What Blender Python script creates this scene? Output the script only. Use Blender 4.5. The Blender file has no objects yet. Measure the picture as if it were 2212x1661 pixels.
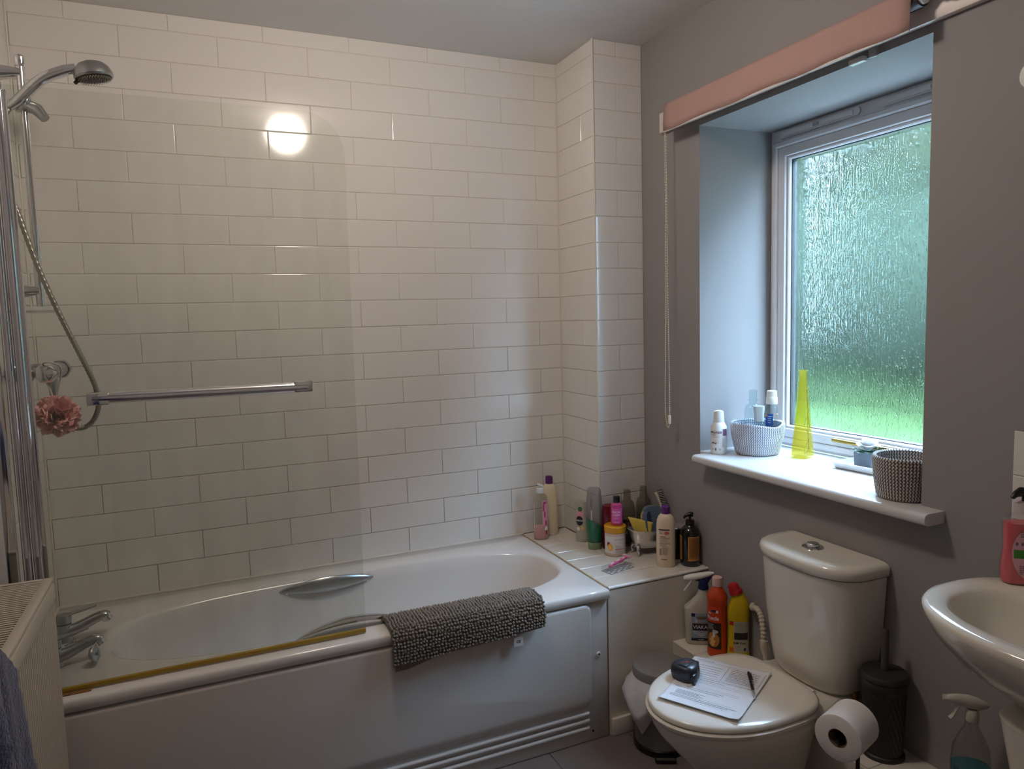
import bpy, bmesh, math, random
from mathutils import Vector, Matrix, Euler, noise
random.seed(7)
PI = math.pi
R = math.radians
sc = bpy.context.scene
COL = sc.collection
Z0 = 0.526          # the bath rim stands 0.526 m above the floor; heights below are given from the rim
# ------------------------------------------------------------------ camera
cd = bpy.data.cameras.new('camera'); cam = bpy.data.objects.new('camera', cd); COL.objects.link(cam)
cd.sensor_fit = 'HORIZONTAL'; cd.sensor_width = 36.0; cd.lens = 36.0*1546.6/2212.0; cd.clip_start = 0.02
M = Matrix(((0.91425933, 0.06287278, -0.40022104), (-0.40419025, 0.07432833, -0.9116499), (-0.0275702, 0.99524987, 0.09336793)))
cam.matrix_world = Matrix.Translation((-1.4303, -2.7206, 0.9213+Z0)) @ M.to_4x4()
sc.camera = cam
# ------------------------------------------------------------------ world, lamps, exposure
def srgb(r, g, b):
    f = lambda c: ((c/255.0)/12.92 if c <= 10 else (((c/255.0)+0.055)/1.055)**2.4)
    return (f(r), f(g), f(b), 1.0)
w = bpy.data.worlds.new('world'); sc.world = w; w.use_nodes = True
nt = w.node_tree; bg = nt.nodes['Background']
tc = nt.nodes.new('ShaderNodeTexCoord'); sx = nt.nodes.new('ShaderNodeSeparateXYZ'); rp = nt.nodes.new('ShaderNodeValToRGB')
nt.links.new(tc.outputs['Generated'], sx.inputs[0]); nt.links.new(sx.outputs['Z'], rp.inputs[0]); nt.links.new(rp.outputs[0], bg.inputs[0])
rp.color_ramp.elements[0].position = 0.0; rp.color_ramp.elements[0].color = (0.20, 0.28, 0.36, 1)
rp.color_ramp.elements[1].position = 0.7; rp.color_ramp.elements[1].color = (0.60, 0.84, 1.20, 1)
bg.inputs[1].default_value = 46.0
def area(name, loc, rot, sx_, sy_, power, color, shape='RECTANGLE', portal=False):
    l = bpy.data.lights.new(name, 'AREA'); l.shape = shape; l.size = sx_; l.size_y = sy_; l.energy = power; l.color = color[:3]
    o = bpy.data.objects.new(name, l); COL.objects.link(o); o.location = (loc[0], loc[1], loc[2]+Z0); o.rotation_euler = rot
    if portal: l.cycles.is_portal = True
    return o
pl = bpy.data.lights.new('ceiling_lamp', 'POINT'); pl.energy = 8.4; pl.color = (1.0, 0.86, 0.755); pl.shadow_soft_size = 0.095
po = bpy.data.objects.new('ceiling_lamp', pl); COL.objects.link(po); po.location = (-0.95, -1.12, 1.87+Z0)
area('window_portal', (0.64, -1.077, 0.99), (0, R(90), 0), 1.14, 0.86, 1.0, (1, 1, 1), portal=True)
sc.view_settings.view_transform = 'Standard'; sc.view_settings.look = 'None'
sc.view_settings.gamma = 1.0; sc.view_settings.use_curve_mapping = False
sc.view_settings.exposure = 1.22
sc.cycles.caustics_refractive = False; sc.cycles.caustics_reflective = False
sc.cycles.sample_clamp_indirect = 4.0
sc.cycles.max_bounces = 12; sc.cycles.transparent_max_bounces = 24

# ------------------------------------------------------------------ materials
MATS = {}
def mat(name, col, rough=0.5, metal=0.0, coat=0.0, var=0.0, vscale=8.0, bump=0.0, bscale=40.0, spec=0.5, sheen=0.0, sub=0.0, trans=0.0):
    if name in MATS: return MATS[name]
    m = bpy.data.materials.new(name); m.use_nodes = True; MATS[name] = m
    nt = m.node_tree; b = nt.nodes['Principled BSDF']
    c = col if len(col) == 4 else (*col, 1)
    b.inputs['Base Color'].default_value = c; b.inputs['Roughness'].default_value = rough; b.inputs['Metallic'].default_value = metal
    b.inputs['Coat Weight'].default_value = coat; b.inputs['Specular IOR Level'].default_value = spec
    b.inputs['Sheen Weight'].default_value = sheen; b.inputs['Transmission Weight'].default_value = trans
    b.inputs['Coat Roughness'].default_value = 0.05
    t = nt.nodes.new('ShaderNodeTexCoord')
    n = nt.nodes.new('ShaderNodeTexNoise'); n.inputs['Scale'].default_value = vscale; n.inputs['Detail'].default_value = 4
    nt.links.new(t.outputs['Object'], n.inputs['Vector'])
    v = max(var, 0.03)
    mx = nt.nodes.new('ShaderNodeMix'); mx.data_type = 'RGBA'
    mx.inputs[6].default_value = tuple(x*(1-v) for x in c[:3])+(1,); mx.inputs[7].default_value = tuple(min(1, x*(1+v)) for x in c[:3])+(1,)
    nt.links.new(n.outputs['Fac'], mx.inputs[0]); nt.links.new(mx.outputs[2], b.inputs['Base Color'])
    if bump:
        n2 = nt.nodes.new('ShaderNodeTexNoise'); n2.inputs['Scale'].default_value = bscale; n2.inputs['Detail'].default_value = 6
        nt.links.new(t.outputs['Object'], n2.inputs['Vector'])
        bp = nt.nodes.new('ShaderNodeBump'); bp.inputs['Strength'].default_value = bump; bp.inputs['Distance'].default_value = 0.004
        nt.links.new(n2.outputs['Fac'], bp.inputs['Height']); nt.links.new(bp.outputs[0], b.inputs['Normal'])
    return m
def clear(name, tint, gloss=0.10, haze=0.0, hazecol=(0.8, 0.8, 0.8, 1), rough=0.02, hz_noise=False):
    """thin clear sheet: tinted transparency + mirror reflection + a little surface film"""
    if name in MATS: return MATS[name]
    m = bpy.data.materials.new(name); m.use_nodes = True; MATS[name] = m
    nt = m.node_tree; nt.nodes.clear(); N = nt.nodes.new; L = nt.links.new
    out = N('ShaderNodeOutputMaterial'); tr = N('ShaderNodeBsdfTransparent'); gl = N('ShaderNodeBsdfGlossy'); df = N('ShaderNodeBsdfDiffuse')
    tr.inputs[0].default_value = tint; gl.inputs['Roughness'].default_value = rough; df.inputs[0].default_value = hazecol
    fr = N('ShaderNodeFresnel'); fr.inputs[0].default_value = 1.45
    ma = N('ShaderNodeMath'); ma.operation = 'MULTIPLY_ADD'; ma.inputs[1].default_value = 1.0; ma.inputs[2].default_value = 0.0
    gb = N('ShaderNodeNewGeometry'); bk = N('ShaderNodeMath'); bk.operation = 'SUBTRACT'; bk.inputs[0].default_value = 1.0; L(gb.outputs['Backfacing'], bk.inputs[1]); L(bk.outputs[0], ma.inputs[1])
    L(fr.outputs[0], ma.inputs[0])
    m1 = N('ShaderNodeMixShader'); m1.inputs[0].default_value = haze
    if hz_noise:
        t = N('ShaderNodeTexCoord'); mp = N('ShaderNodeMapping'); mp.inputs['Scale'].default_value = (6, 1, 1.3); n = N('ShaderNodeTexNoise'); n.inputs['Detail'].default_value = 8; n.inputs['Scale'].default_value = 3
        L(t.outputs['Object'], mp.inputs[0]); L(mp.outputs[0], n.inputs['Vector'])
        mr = N('ShaderNodeMapRange'); mr.inputs['From Min'].default_value = 0.3; mr.inputs['From Max'].default_value = 0.8; mr.inputs['To Min'].default_value = haze*0.5; mr.inputs['To Max'].default_value = haze*1.6
        L(n.outputs['Fac'], mr.inputs['Value']); L(mr.outputs[0], m1.inputs[0])
    L(tr.outputs[0], m1.inputs[1]); L(df.outputs[0], m1.inputs[2])
    m2 = N('ShaderNodeMixShader'); L(ma.outputs[0], m2.inputs[0]); L(m1.outputs[0], m2.inputs[1]); L(gl.outputs[0], m2.inputs[2])
    L(m2.outputs[0], out.inputs[0])
    return m
TILE = mat('glazed_white_tile', srgb(226, 222, 216), 0.09, coat=0.0, var=0.02, vscale=2.0, bump=0.02, bscale=9)
SHTILE = mat('glazed_shelf_tile', srgb(222, 216, 206), 0.16, var=0.04, vscale=5.0)
PAINT = mat('grey_wall_paint', srgb(147, 143, 142), 0.75, var=0.03, vscale=3, bump=0.05, bscale=160)
CEIL = mat('ceiling_paint', srgb(222, 219, 216), 0.9, var=0.02, bump=0.05, bscale=120)
CREAM = mat('cream_gloss_paint', srgb(226, 219, 207), 0.35, var=0.05, vscale=4, bump=0.04, bscale=30)
ACR = mat('white_acrylic', srgb(226, 222, 217), 0.16, coat=0.2, var=0.015, vscale=2)
PANEL = mat('white_bath_panel', srgb(206, 200, 194), 0.3, var=0.02, vscale=2)
CERAM = mat('glazed_ceramic', srgb(226, 220, 208), 0.08, coat=0.4, var=0.015, vscale=2)
SEATM = mat('white_seat_plastic', srgb(228, 222, 212), 0.22, coat=0.2, var=0.015)
CHROME = mat('chrome', (0.78, 0.78, 0.8, 1), 0.09, metal=1.0)
WORN = mat('worn_chrome', (0.42, 0.43, 0.43, 1), 0.3, metal=1.0, var=0.15, vscale=30)
STEEL = mat('brushed_hose_steel', (0.36, 0.34, 0.30, 1), 0.35, metal=0.9)
UPVC = mat('white_upvc', srgb(226, 226, 228), 0.3)
SILLM = mat('white_sill_gloss', srgb(208, 206, 204), 0.25, var=0.01)
RUB = mat('black_gasket', srgb(22, 24, 26), 0.6)
SIL = mat('white_silicone', srgb(214, 208, 196), 0.5, var=0.06, vscale=20)
BRASS = mat('aged_brass', srgb(168, 140, 70), 0.35, metal=0.8)
BLACKP = mat('black_plastic', srgb(16, 16, 17), 0.3)
BLACKM = mat('black_moulded_rubber', srgb(34, 33, 32), 0.5, var=0.1)
INK = mat('printed_black_ink', srgb(34, 30, 34), 0.6)
WHITEP = mat('white_plastic', srgb(230, 229, 226), 0.35)

def grout():
    m = mat('tile_grout', srgb(176, 164, 148), 0.9)
    nt = m.node_tree; b = nt.nodes['Principled BSDF']; N = nt.nodes.new; L = nt.links.new
    g = N('ShaderNodeNewGeometry'); s = N('ShaderNodeSeparateXYZ'); L(g.outputs['Position'], s.inputs[0])
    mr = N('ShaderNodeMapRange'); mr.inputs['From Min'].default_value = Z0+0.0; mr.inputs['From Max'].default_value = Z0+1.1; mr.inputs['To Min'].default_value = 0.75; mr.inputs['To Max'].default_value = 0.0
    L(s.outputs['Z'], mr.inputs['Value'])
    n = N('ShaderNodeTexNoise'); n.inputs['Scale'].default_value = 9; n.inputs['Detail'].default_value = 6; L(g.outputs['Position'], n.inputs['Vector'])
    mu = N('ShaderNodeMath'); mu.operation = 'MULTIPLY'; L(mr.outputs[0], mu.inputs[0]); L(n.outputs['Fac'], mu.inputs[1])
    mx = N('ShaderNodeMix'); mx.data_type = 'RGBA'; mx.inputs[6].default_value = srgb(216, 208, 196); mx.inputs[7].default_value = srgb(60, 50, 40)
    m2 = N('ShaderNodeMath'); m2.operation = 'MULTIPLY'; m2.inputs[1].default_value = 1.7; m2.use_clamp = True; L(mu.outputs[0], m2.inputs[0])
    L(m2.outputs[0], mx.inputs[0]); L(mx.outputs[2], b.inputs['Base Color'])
    return m
GROUT = grout()

# ------------------------------------------------------------------ object helpers
def link(me, name, parent=None, loc=(0, 0, 0), rot=(0, 0, 0)):
    o = bpy.data.objects.new(name, me); COL.objects.link(o); o.rotation_euler = rot
    if parent: o.parent = parent; o.location = loc
    else: o.location = (loc[0], loc[1], loc[2]+Z0)
    return o
def fin(bm, name, material, parent=None, loc=(0, 0, 0), rot=(0, 0, 0), smooth=True, angle=35):
    bmesh.ops.recalc_face_normals(bm, faces=bm.faces[:])
    me = bpy.data.meshes.new(name); bm.to_mesh(me); bm.free()
    for m in (material if isinstance(material, (list, tuple)) else [material]): me.materials.append(m)
    if smooth:
        for p in me.polygons: p.use_smooth = True
        me.set_sharp_from_angle(angle=R(angle))
    return link(me, name, parent, loc, rot)
def thing(name, label, cat, loc, rotz=0.0, group=None, rot=None):
    o = bpy.data.objects.new(name, None); COL.objects.link(o); o.empty_display_size = 0.05
    o.location = (loc[0], loc[1], loc[2]+Z0); o.rotation_euler = rot or (0, 0, rotz)
    o['label'] = label; o['category'] = cat
    if group: o['group'] = group
    return o
def tag(o, label, cat, group=None):
    o['label'] = label; o['category'] = cat
    if group: o['group'] = group
    return o
def struct(o):
    o['kind'] = 'structure'; return o
def lab(o, text): o['label'] = text; return o
def stuff(o): o['kind'] = 'stuff'; return o

# ------------------------------------------------------------------ shape helpers
def box(bm, x0, x1, y0, y1, z0, z1, bev=0.0, seg=2, mi=0):
    vs = [bm.verts.new(p) for p in ((x0, y0, z0), (x1, y0, z0), (x1, y1, z0), (x0, y1, z0), (x0, y0, z1), (x1, y0, z1), (x1, y1, z1), (x0, y1, z1))]
    fs = [bm.faces.new([vs[i] for i in q]) for q in ((0, 3, 2, 1), (4, 5, 6, 7), (0, 1, 5, 4), (1, 2, 6, 5), (2, 3, 7, 6), (3, 0, 4, 7))]
    for f in fs: f.material_index = mi
    if bev:
        es = list({e for f in fs for e in f.edges})
        bmesh.ops.bevel(bm, geom=es, offset=bev, segments=seg, affect='EDGES', profile=0.5)
def nbox(name, m, parent, x0, x1, y0, y1, z0, z1, bev=0.0, seg=2, **k):
    bm = bmesh.new(); box(bm, x0, x1, y0, y1, z0, z1, bev, seg); return fin(bm, name, m, parent, **k)
def loft(bm, rings, cap0=True, cap1=True, closed=True, mi=0):
    """rings: lists of points, equal length"""
    vr = [[bm.verts.new(p) for p in r] for r in rings]; n = len(vr[0])
    for a, b in zip(vr[:-1], vr[1:]):
        for i in range(n if closed else n-1):
            j = (i+1) % n
            try: bm.faces.new((a[i], a[j], b[j], b[i])).material_index = mi
            except ValueError: pass
    if cap0 and closed: bm.faces.new(list(reversed(vr[0]))).material_index = mi
    if cap1 and closed: bm.faces.new(vr[-1]).material_index = mi
    return vr
def sup(rx, ry, n, t):
    c, s = math.cos(t), math.sin(t); e = 2.0/n
    return rx*math.copysign(abs(c)**e, c), ry*math.copysign(abs(s)**e, s)
def lathe(bm, prof, seg=32, ox=0, oy=0, cap0=True, cap1=True, mi=0, ell=1.0):
    rings = [[(ox+max(r, 1e-5)*math.cos(2*PI*i/seg), oy+ell*max(r, 1e-5)*math.sin(2*PI*i/seg), z) for i in range(seg)] for r, z in prof]
    loft(bm, rings, cap0, cap1, mi=mi)
def tube(bm, pts, rad, seg=10, closed=False, cap=True, mi=0):
    pts = [Vector(p) for p in pts]; n = len(pts)
    rads = rad if isinstance(rad, (list, tuple)) else [rad]*n
    T = []
    for i in range(n):
        if closed: t = pts[(i+1) % n]-pts[i-1]
        else: t = pts[min(i+1, n-1)]-pts[max(i-1, 0)]
        T.append(t.normalized())
    up = Vector((0, 0, 1)) if abs(T[0].z) < 0.9 else Vector((1, 0, 0))
    u = T[0].cross(up).normalized(); rings = []
    for i in range(n):
        u = (u-T[i]*u.dot(T[i])).normalized(); v = T[i].cross(u)
        rings.append([tuple(pts[i]+(u*math.cos(2*PI*k/seg)+v*math.sin(2*PI*k/seg))*rads[i]) for k in range(seg)])
    if closed:
        vr = loft(bm, rings, False, False, mi=mi)
        # bridge with best offset
        a, b = vr[-1], vr[0]; best = min(range(seg), key=lambda s: sum((a[k].co-b[(k+s) % seg].co).length for k in range(seg)))
        for k in range(seg):
            bm.faces.new((a[k], a[(k+1) % seg], b[(k+1+best) % seg], b[(k+best) % seg]))
    else: loft(bm, rings, cap, cap, mi=mi)
def cr(pts, n=8):
    """catmull-rom through points"""
    P = [Vector(p) for p in pts]; P = [2*P[0]-P[1]]+P+[2*P[-1]-P[-2]]; out = []
    for i in range(1, len(P)-2):
        for k in range(n):
            t = k/n; a, b, c, d = P[i-1:i+3]
            out.append(0.5*((2*b)+(-a+c)*t+(2*a-5*b+4*c-d)*t*t+(-a+3*b-3*c+d)*t**3))
    out.append(P[-2]); return out
def prism(bm, outline, h0, h1, axis='z', mi=0):
    f = {'z': lambda a, b, h: (a, b, h), 'y': lambda a, b, h: (a, h, b), 'x': lambda a, b, h: (h, a, b)}[axis]
    loft(bm, [[f(a, b, h0) for a, b in outline], [f(a, b, h1) for a, b in outline]], mi=mi)
def rrect(w, h, r, seg=5, cx=0, cy=0):
    pts = []
    for sx_, sy_, a0 in ((1, 1, 0), (-1, 1, 90), (-1, -1, 180), (1, -1, 270)):
        for k in range(seg+1):
            a = R(a0+90*k/seg); pts.append((cx+sx_*(w/2-r)+r*math.cos(a), cy+sy_*(h/2-r)+r*math.sin(a)))
    return pts
def ico(bm, c, r, sub=1, sc_=(1, 1, 1)):
    res = bmesh.ops.create_icosphere(bm, subdivisions=sub, radius=1.0)
    for v in res['verts']: v.co = Vector((c[0]+v.co.x*r*sc_[0], c[1]+v.co.y*r*sc_[1], c[2]+v.co.z*r*sc_[2]))
    return res['verts']

# text as flat mesh
def text_bm(s, size, bold=0.0, shear=0.0, sx_=1.0):
    cu = bpy.data.curves.new('t', 'FONT'); cu.body = s; cu.size = size; cu.offset = bold*size; cu.shear = shear
    cu.align_x = 'CENTER'; cu.align_y = 'CENTER'; cu.resolution_u = 2
    o = bpy.data.objects.new('t', cu); COL.objects.link(o); bpy.context.view_layer.update()
    me = bpy.data.meshes.new_from_object(o.evaluated_get(bpy.context.evaluated_depsgraph_get()))
    bpy.data.objects.remove(o); bpy.data.curves.remove(cu)
    bm = bmesh.new(); bm.from_mesh(me); bpy.data.meshes.remove(me)
    for v in bm.verts: v.co.x *= sx_
    return bm
def wobble_lines(rows, w, x0, z1, dz, th, gap=0.15):
    """illegible small print: thin broken bars (list of rects)"""
    out = []
    for i in range(rows):
        z = z1-i*dz; x = x0
        end = x0+w*(0.65+0.35*random.random())
        while x < end-th:
            l = min(end-x, w*(0.05+0.18*random.random())); out.append((x, x+l*(1-gap), z-th/2, z+th/2)); x += l
    return out

class Vessel:
    """container whose section is a superellipse: secs = [(z, rx, ry, n, ox, oy)]"""
    def __init__(s, secs, seg=40): s.s = [tuple(q)+(2.0, 0, 0)[len(q)-3:] if len(q) < 6 else tuple(q) for q in secs]; s.seg = seg
    def at(s, z):
        S = s.s
        if z <= S[0][0]: return S[0]
        for a, b in zip(S[:-1], S[1:]):
            if a[0] <= z <= b[0] and b[0] > a[0]:
                t = (z-a[0])/(b[0]-a[0]); return tuple(x+(y-x)*t for x, y in zip(a, b))
        return S[-1]
    def pt(s, th, z, eps=0.0):
        q = s.at(z); x, y = sup(q[1]+eps, q[2]+eps, q[3], th); return (x+q[4], y+q[5], z)
    def mesh(s, name, m, parent, **k):
        bm = bmesh.new(); rings = []
        for q in s.s: rings.append([(sup(q[1], q[2], q[3], 2*PI*i/s.seg)[0]+q[4], sup(q[1], q[2], q[3], 2*PI*i/s.seg)[1]+q[5], q[0]) for i in range(s.seg)])
        loft(bm, rings); return fin(bm, name, m, parent, **k)
    def xw(s, x, z, eps, face=-PI/2):
        """wrap: x metres to the right of the face direction, along the surface"""
        q = s.at(z); th = face
        if q[3] > 3.2:      # flat fronted: project straight
            fx = max(-0.98, min(0.98, x/q[1])); yy = -(q[2]+eps)*(1-abs(fx)**q[3])**(1/q[3]); c, sn = math.cos(face+PI/2), math.sin(face+PI/2)
            return (c*x-sn*yy+q[4], sn*x+c*yy+q[5], z)
        step = 0.0; n = 12; d = x/n
        for _ in range(n):
            a = sup(q[1], q[2], q[3], th); b = sup(q[1], q[2], q[3], th+0.02); l = math.hypot(b[0]-a[0], b[1]-a[1])/0.02; th += d/max(l, 1e-4)
        return s.pt(th, z, eps)
    def patch(s, name, m, parent, x0, x1, z0, z1, eps=0.0004, face=-PI/2, shape=None, nx=14, nz=6):
        bm = bmesh.new()
        if shape is None:
            g = [[bm.verts.new(s.xw(x0+(x1-x0)*i/nx, z0+(z1-z0)*j/nz, eps, face)) for i in range(nx+1)] for j in range(nz+1)]
            for j in range(nz):
                for i in range(nx): bm.faces.new((g[j][i], g[j][i+1], g[j+1][i+1], g[j+1][i]))
        else:               # fan of an outline given in (-1..1)
            cx, cz, hx, hz = (x0+x1)/2, (z0+z1)/2, (x1-x0)/2, (z1-z0)/2
            prev = None
            for f in (0.02, 0.35, 0.7, 1.0):
                ring = [bm.verts.new(s.xw(cx+hx*a*f, cz+hz*b*f, eps, face)) for a, b in shape]
                if prev:
                    for i in range(len(ring)): j = (i+1) % len(ring); bm.faces.new((prev[i], prev[j], ring[j], ring[i]))
                else: bm.faces.new(ring)
                prev = ring
        return fin(bm, name, m, parent)
    def rects(s, name, m, parent, rects, eps=0.0007, face=-PI/2):
        bm = bmesh.new()
        for x0, x1, z0, z1 in rects:
            k = max(1, int((x1-x0)/0.006))
            for i in range(k):
                a, b = x0+(x1-x0)*i/k, x0+(x1-x0)*(i+1)/k
                bm.faces.new([bm.verts.new(s.xw(p, q, eps, face)) for p, q in ((a, z0), (b, z0), (b, z1), (a, z1))])
        return fin(bm, name, m, parent, smooth=False)
    def text(s, name, m, parent, body, size, x, z, eps=0.0009, face=-PI/2, bold=0.0, shear=0.0, sx_=1.0, vert=False):
        bm = text_bm(body, size, bold, shear, sx_)
        bmesh.ops.triangulate(bm, faces=bm.faces[:])
        for v in bm.verts:
            a, b = (v.co.x, v.co.y) if not vert else (-v.co.y, v.co.x)
            v.co = Vector(s.xw(x+a, z+b, eps, face))
        return fin(bm, name, m, parent, smooth=False)
DISC = [(math.cos(2*PI*i/20), math.sin(2*PI*i/20)) for i in range(20)]
def face_cam(x, y, off=0.0):
    return math.atan2(-2.7206-y, -1.4303-x)+PI/2+off

# ================================================================== SETTING
XW = 0.2195; XL = -1.905; CZ = 1.955; FZ = -0.526; YF = -3.05; PD = 0.296
nbox('floor_base', mat('floor_screed', srgb(84, 80, 78), 0.8), None, XL-0.1, XW+0.4, YF-0.1, 0.1, FZ-0.1, FZ-0.004)
struct(bpy.data.objects['floor_base']).name = 'floor'
FLOOR = bpy.data.objects['floor']
def floor_mat():
    m = mat('grey_vinyl_tile', srgb(116, 105, 100), 0.45, var=0.2, vscale=7, bump=0.05, bscale=60); return m
FT = floor_mat()
fx = [XL, -1.64, -1.34, -1.04, -0.74, -0.44, -0.14, 0.16, XW]
k = 0
for j in range(6):
    y1 = -0.55-j*0.5; y0 = max(y1-0.5, YF)
    for i in range(len(fx)-1):
        a, b = fx[i], fx[i+1]
        o = nbox('floor_tile', FT, FLOOR, a+0.0008, b-0.0008, y0+0.0008, y1-0.0008, FZ-0.004, FZ, 0.0006, 1)
struct(nbox('ceiling', CEIL, None, XL-0.1, XW+0.4, YF-0.1, 0.1, CZ, CZ+0.08))
# chamfered tile
TC = {}
def tile_mesh(w_, h_, c=0.0016, t=0.0022, m=TILE):
    key = (round(w_, 4), round(h_, 4), m.name)
    if key in TC: return TC[key]
    bm = bmesh.new(); hw, hh = w_/2, h_/2
    rings = [[(sx_*(hw-d), y, sz*(hh-d)) for sx_, sz in ((-1, -1), (1, -1), (1, 1), (-1, 1))] for d, y in ((0, t), (0, c*0.8), (c*0.45, c*0.22), (c*1.3, 0))]
    vr = [[bm.verts.new(p) for p in r] for r in rings]
    for a, b in zip(vr[:-1], vr[1:]):
        for i in range(4): bm.faces.new((a[i], a[(i+1) % 4], b[(i+1) % 4], b[i]))
    bm.faces.new(vr[-1]); bmesh.ops.recalc_face_normals(bm, faces=bm.faces[:])
    me = bpy.data.meshes.new('tile'); bm.to_mesh(me); bm.free(); me.materials.append(m); TC[key] = me
    return me
G = 0.0020
def lay(parent, place, rot, u0, u1, rows, joints, m=TILE, jit=0.0022):
    """rows: [(v0,v1,k)], joints(k)-> sorted joint positions; place(u,v)->location"""
    for v0, v1, k in rows:
        js = [u0]+[j for j in joints(k) if u0+0.004 < j < u1-0.004]+[u1]
        for a, b in zip(js[:-1], js[1:]):
            w_, h_ = b-a-G, v1-v0-G
            if w_ < 0.006 or h_ < 0.006: continue
            o = bpy.data.objects.new('tile', tile_mesh(w_, h_, m=m)); COL.objects.link(o); o.parent = parent
            o.location = place((a+b)/2, (v0+v1)/2)
            e = Euler(rot); q = e.to_matrix() @ Euler((random.uniform(-jit, jit), 0, random.uniform(-jit, jit))).to_matrix()
            o.rotation_euler = q.to_euler()
ROWS = [((18-k)*0.1, (19-k)*0.1, k) for k in range(19)]+[(1.9, CZ, -1)]
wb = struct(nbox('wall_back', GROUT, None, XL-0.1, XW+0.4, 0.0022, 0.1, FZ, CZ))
def jb(k):
    off = -0.102 if k % 2 == 0 else -0.102-0.15
    return sorted(off+0.2996*i for i in range(-8, 3))
lay(wb, lambda u, v: (u, 0, v), (0, 0, 0), XL, -0.0015, ROWS, jb)
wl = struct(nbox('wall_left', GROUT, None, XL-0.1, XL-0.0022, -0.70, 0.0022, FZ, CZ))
lay(wl, lambda u, v: (XL, u, v), (0, 0, R(90)), -0.70, -0.001, ROWS, lambda k: [-0.3, -0.6] if k % 2 else [-0.15, -0.45])
struct(nbox('wall_left', PAINT, None, XL-0.1, XL, YF, -0.7005, FZ, CZ))
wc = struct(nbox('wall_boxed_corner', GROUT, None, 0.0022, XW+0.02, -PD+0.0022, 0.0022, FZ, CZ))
lay(wc, lambda u, v: (0, u, v), (0, 0, R(-90)), -PD, -0.0015, ROWS, lambda k: [-0.2] if k % 2 == 0 else [-0.06])
lay(wc, lambda u, v: (u, -PD, v), (0, 0, 0), 0.0, XW, ROWS, lambda k: [] if k % 2 == 0 else [0.104])
# white trim bead on the outer corner of the boxing, silicone in the inner corner
bm = bmesh.new(); tube(bm, [(0.001, -PD+0.001, 0.0), (0.001, -PD+0.001, CZ)], 0.0042, 10); struct(fin(bm, 'trim_1', SIL, None))
bm = bmesh.new(); tube(bm, [(-0.001, -0.001, 0.0), (-0.001, -0.001, CZ)], 0.003, 8); struct(fin(bm, 'trim_2', SIL, None))
bm = bmesh.new(); tube(bm, [(XL+0.002, -0.002, 0.0), (XL+0.002, -0.002, CZ)], 0.004, 8); struct(fin(bm, 'trim_3', SIL, None))
# window wall with its opening
WY0, WY1, WZ0, WZ1, WD = -1.512, -0.645, 0.42, 1.568, 0.56
bm = bmesh.new()
yb = -PD+0.002
Ys = [YF, WY0, WY1, 0.02]; Zs = [FZ, WZ0-0.03, WZ1, CZ]
for i in range(3):
    for j in range(3):
        if i == 1 and j == 1: continue
        box(bm, XW, WD, Ys[i], Ys[i+1], Zs[j], Zs[j+1])
bmesh.ops.remove_doubles(bm, verts=bm.verts[:], dist=0.0005)
seen = {}
for f in bm.faces[:]:
    key = tuple(sorted(v.index for v in f.verts)) if False else tuple(sorted((round(v.co.x, 4), round(v.co.y, 4), round(v.co.z, 4)) for v in f.verts))
    seen.setdefault(key, []).append(f)
bmesh.ops.delete(bm, geom=[f for fs in seen.values() if len(fs) > 1 for f in fs], context='FACES_ONLY')
struct(fin(bm, 'wall_right', PAINT, None, smooth=False))
struct(nbox('wall_front', CEIL, None, XL-0.1, XW+0.4, YF-0.1, YF, FZ, CZ))
# window sill
sill = struct(nbox('window_sill', SILLM, None, 0.150, 0.545, -1.512, -0.645, 0.39, 0.42, 0.0))
bm = bmesh.new()
prof = [(0.2195, 0.39), (0.160, 0.39), (0.152, 0.393), (0.148, 0.400), (0.148, 0.410), (0.152, 0.417), (0.160, 0.42), (0.2195, 0.42)]
loft(bm, [[(x, y, z) for x, z in prof] for y in (-1.574, -0.688)]); bpy.data.objects.remove(sill)
box(bm, 0.2195, 0.545, -1.5115, -0.6455, 0.39, 0.42)
struct(fin(bm, 'window_sill', SILLM, None, angle=50)).name = 'trim_4'

# ------------------------------------------------------------------ window
WN = thing('window_1', '', '', (0, 0, 0)); del WN['label']; del WN['category']; struct(WN)
def ringframe(name, m, parent, y0, y1, z0, z1, wd, x0, x1, bev=0.003, wb_=None):
    """rectangular frame: outer rect minus inner, mitred, with eased inner edge on the room side (x0)"""
    wb_ = wb_ or wd; bm = bmesh.new()
    O = lambda d, db: [(y0+d, z0+db), (y1-d, z0+db), (y1-d, z1-d), (y0+d, z1-d)]
    secs = [(O(0, 0), x1), (O(0, 0), x0+bev), (O(bev, bev), x0), (O(wd-bev, wb_-bev), x0), (O(wd, wb_), x0+bev), (O(wd, wb_), x1)]
    vr = [[bm.verts.new((x, a, b)) for a, b in o] for o, x in secs]
    for q in range(len(vr)):
        a, b = vr[q], vr[(q+1) % len(vr)]
        for i in range(4): bm.faces.new((a[i], a[(i+1) % 4], b[(i+1) % 4], b[i]))
    return fin(bm, name, m, parent)
ringframe('outer_frame', UPVC, WN, WY0+0.001, WY1-0.001, WZ0+0.0005, WZ1-0.001, 0.05, 0.545, 0.60, 0.003)
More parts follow.
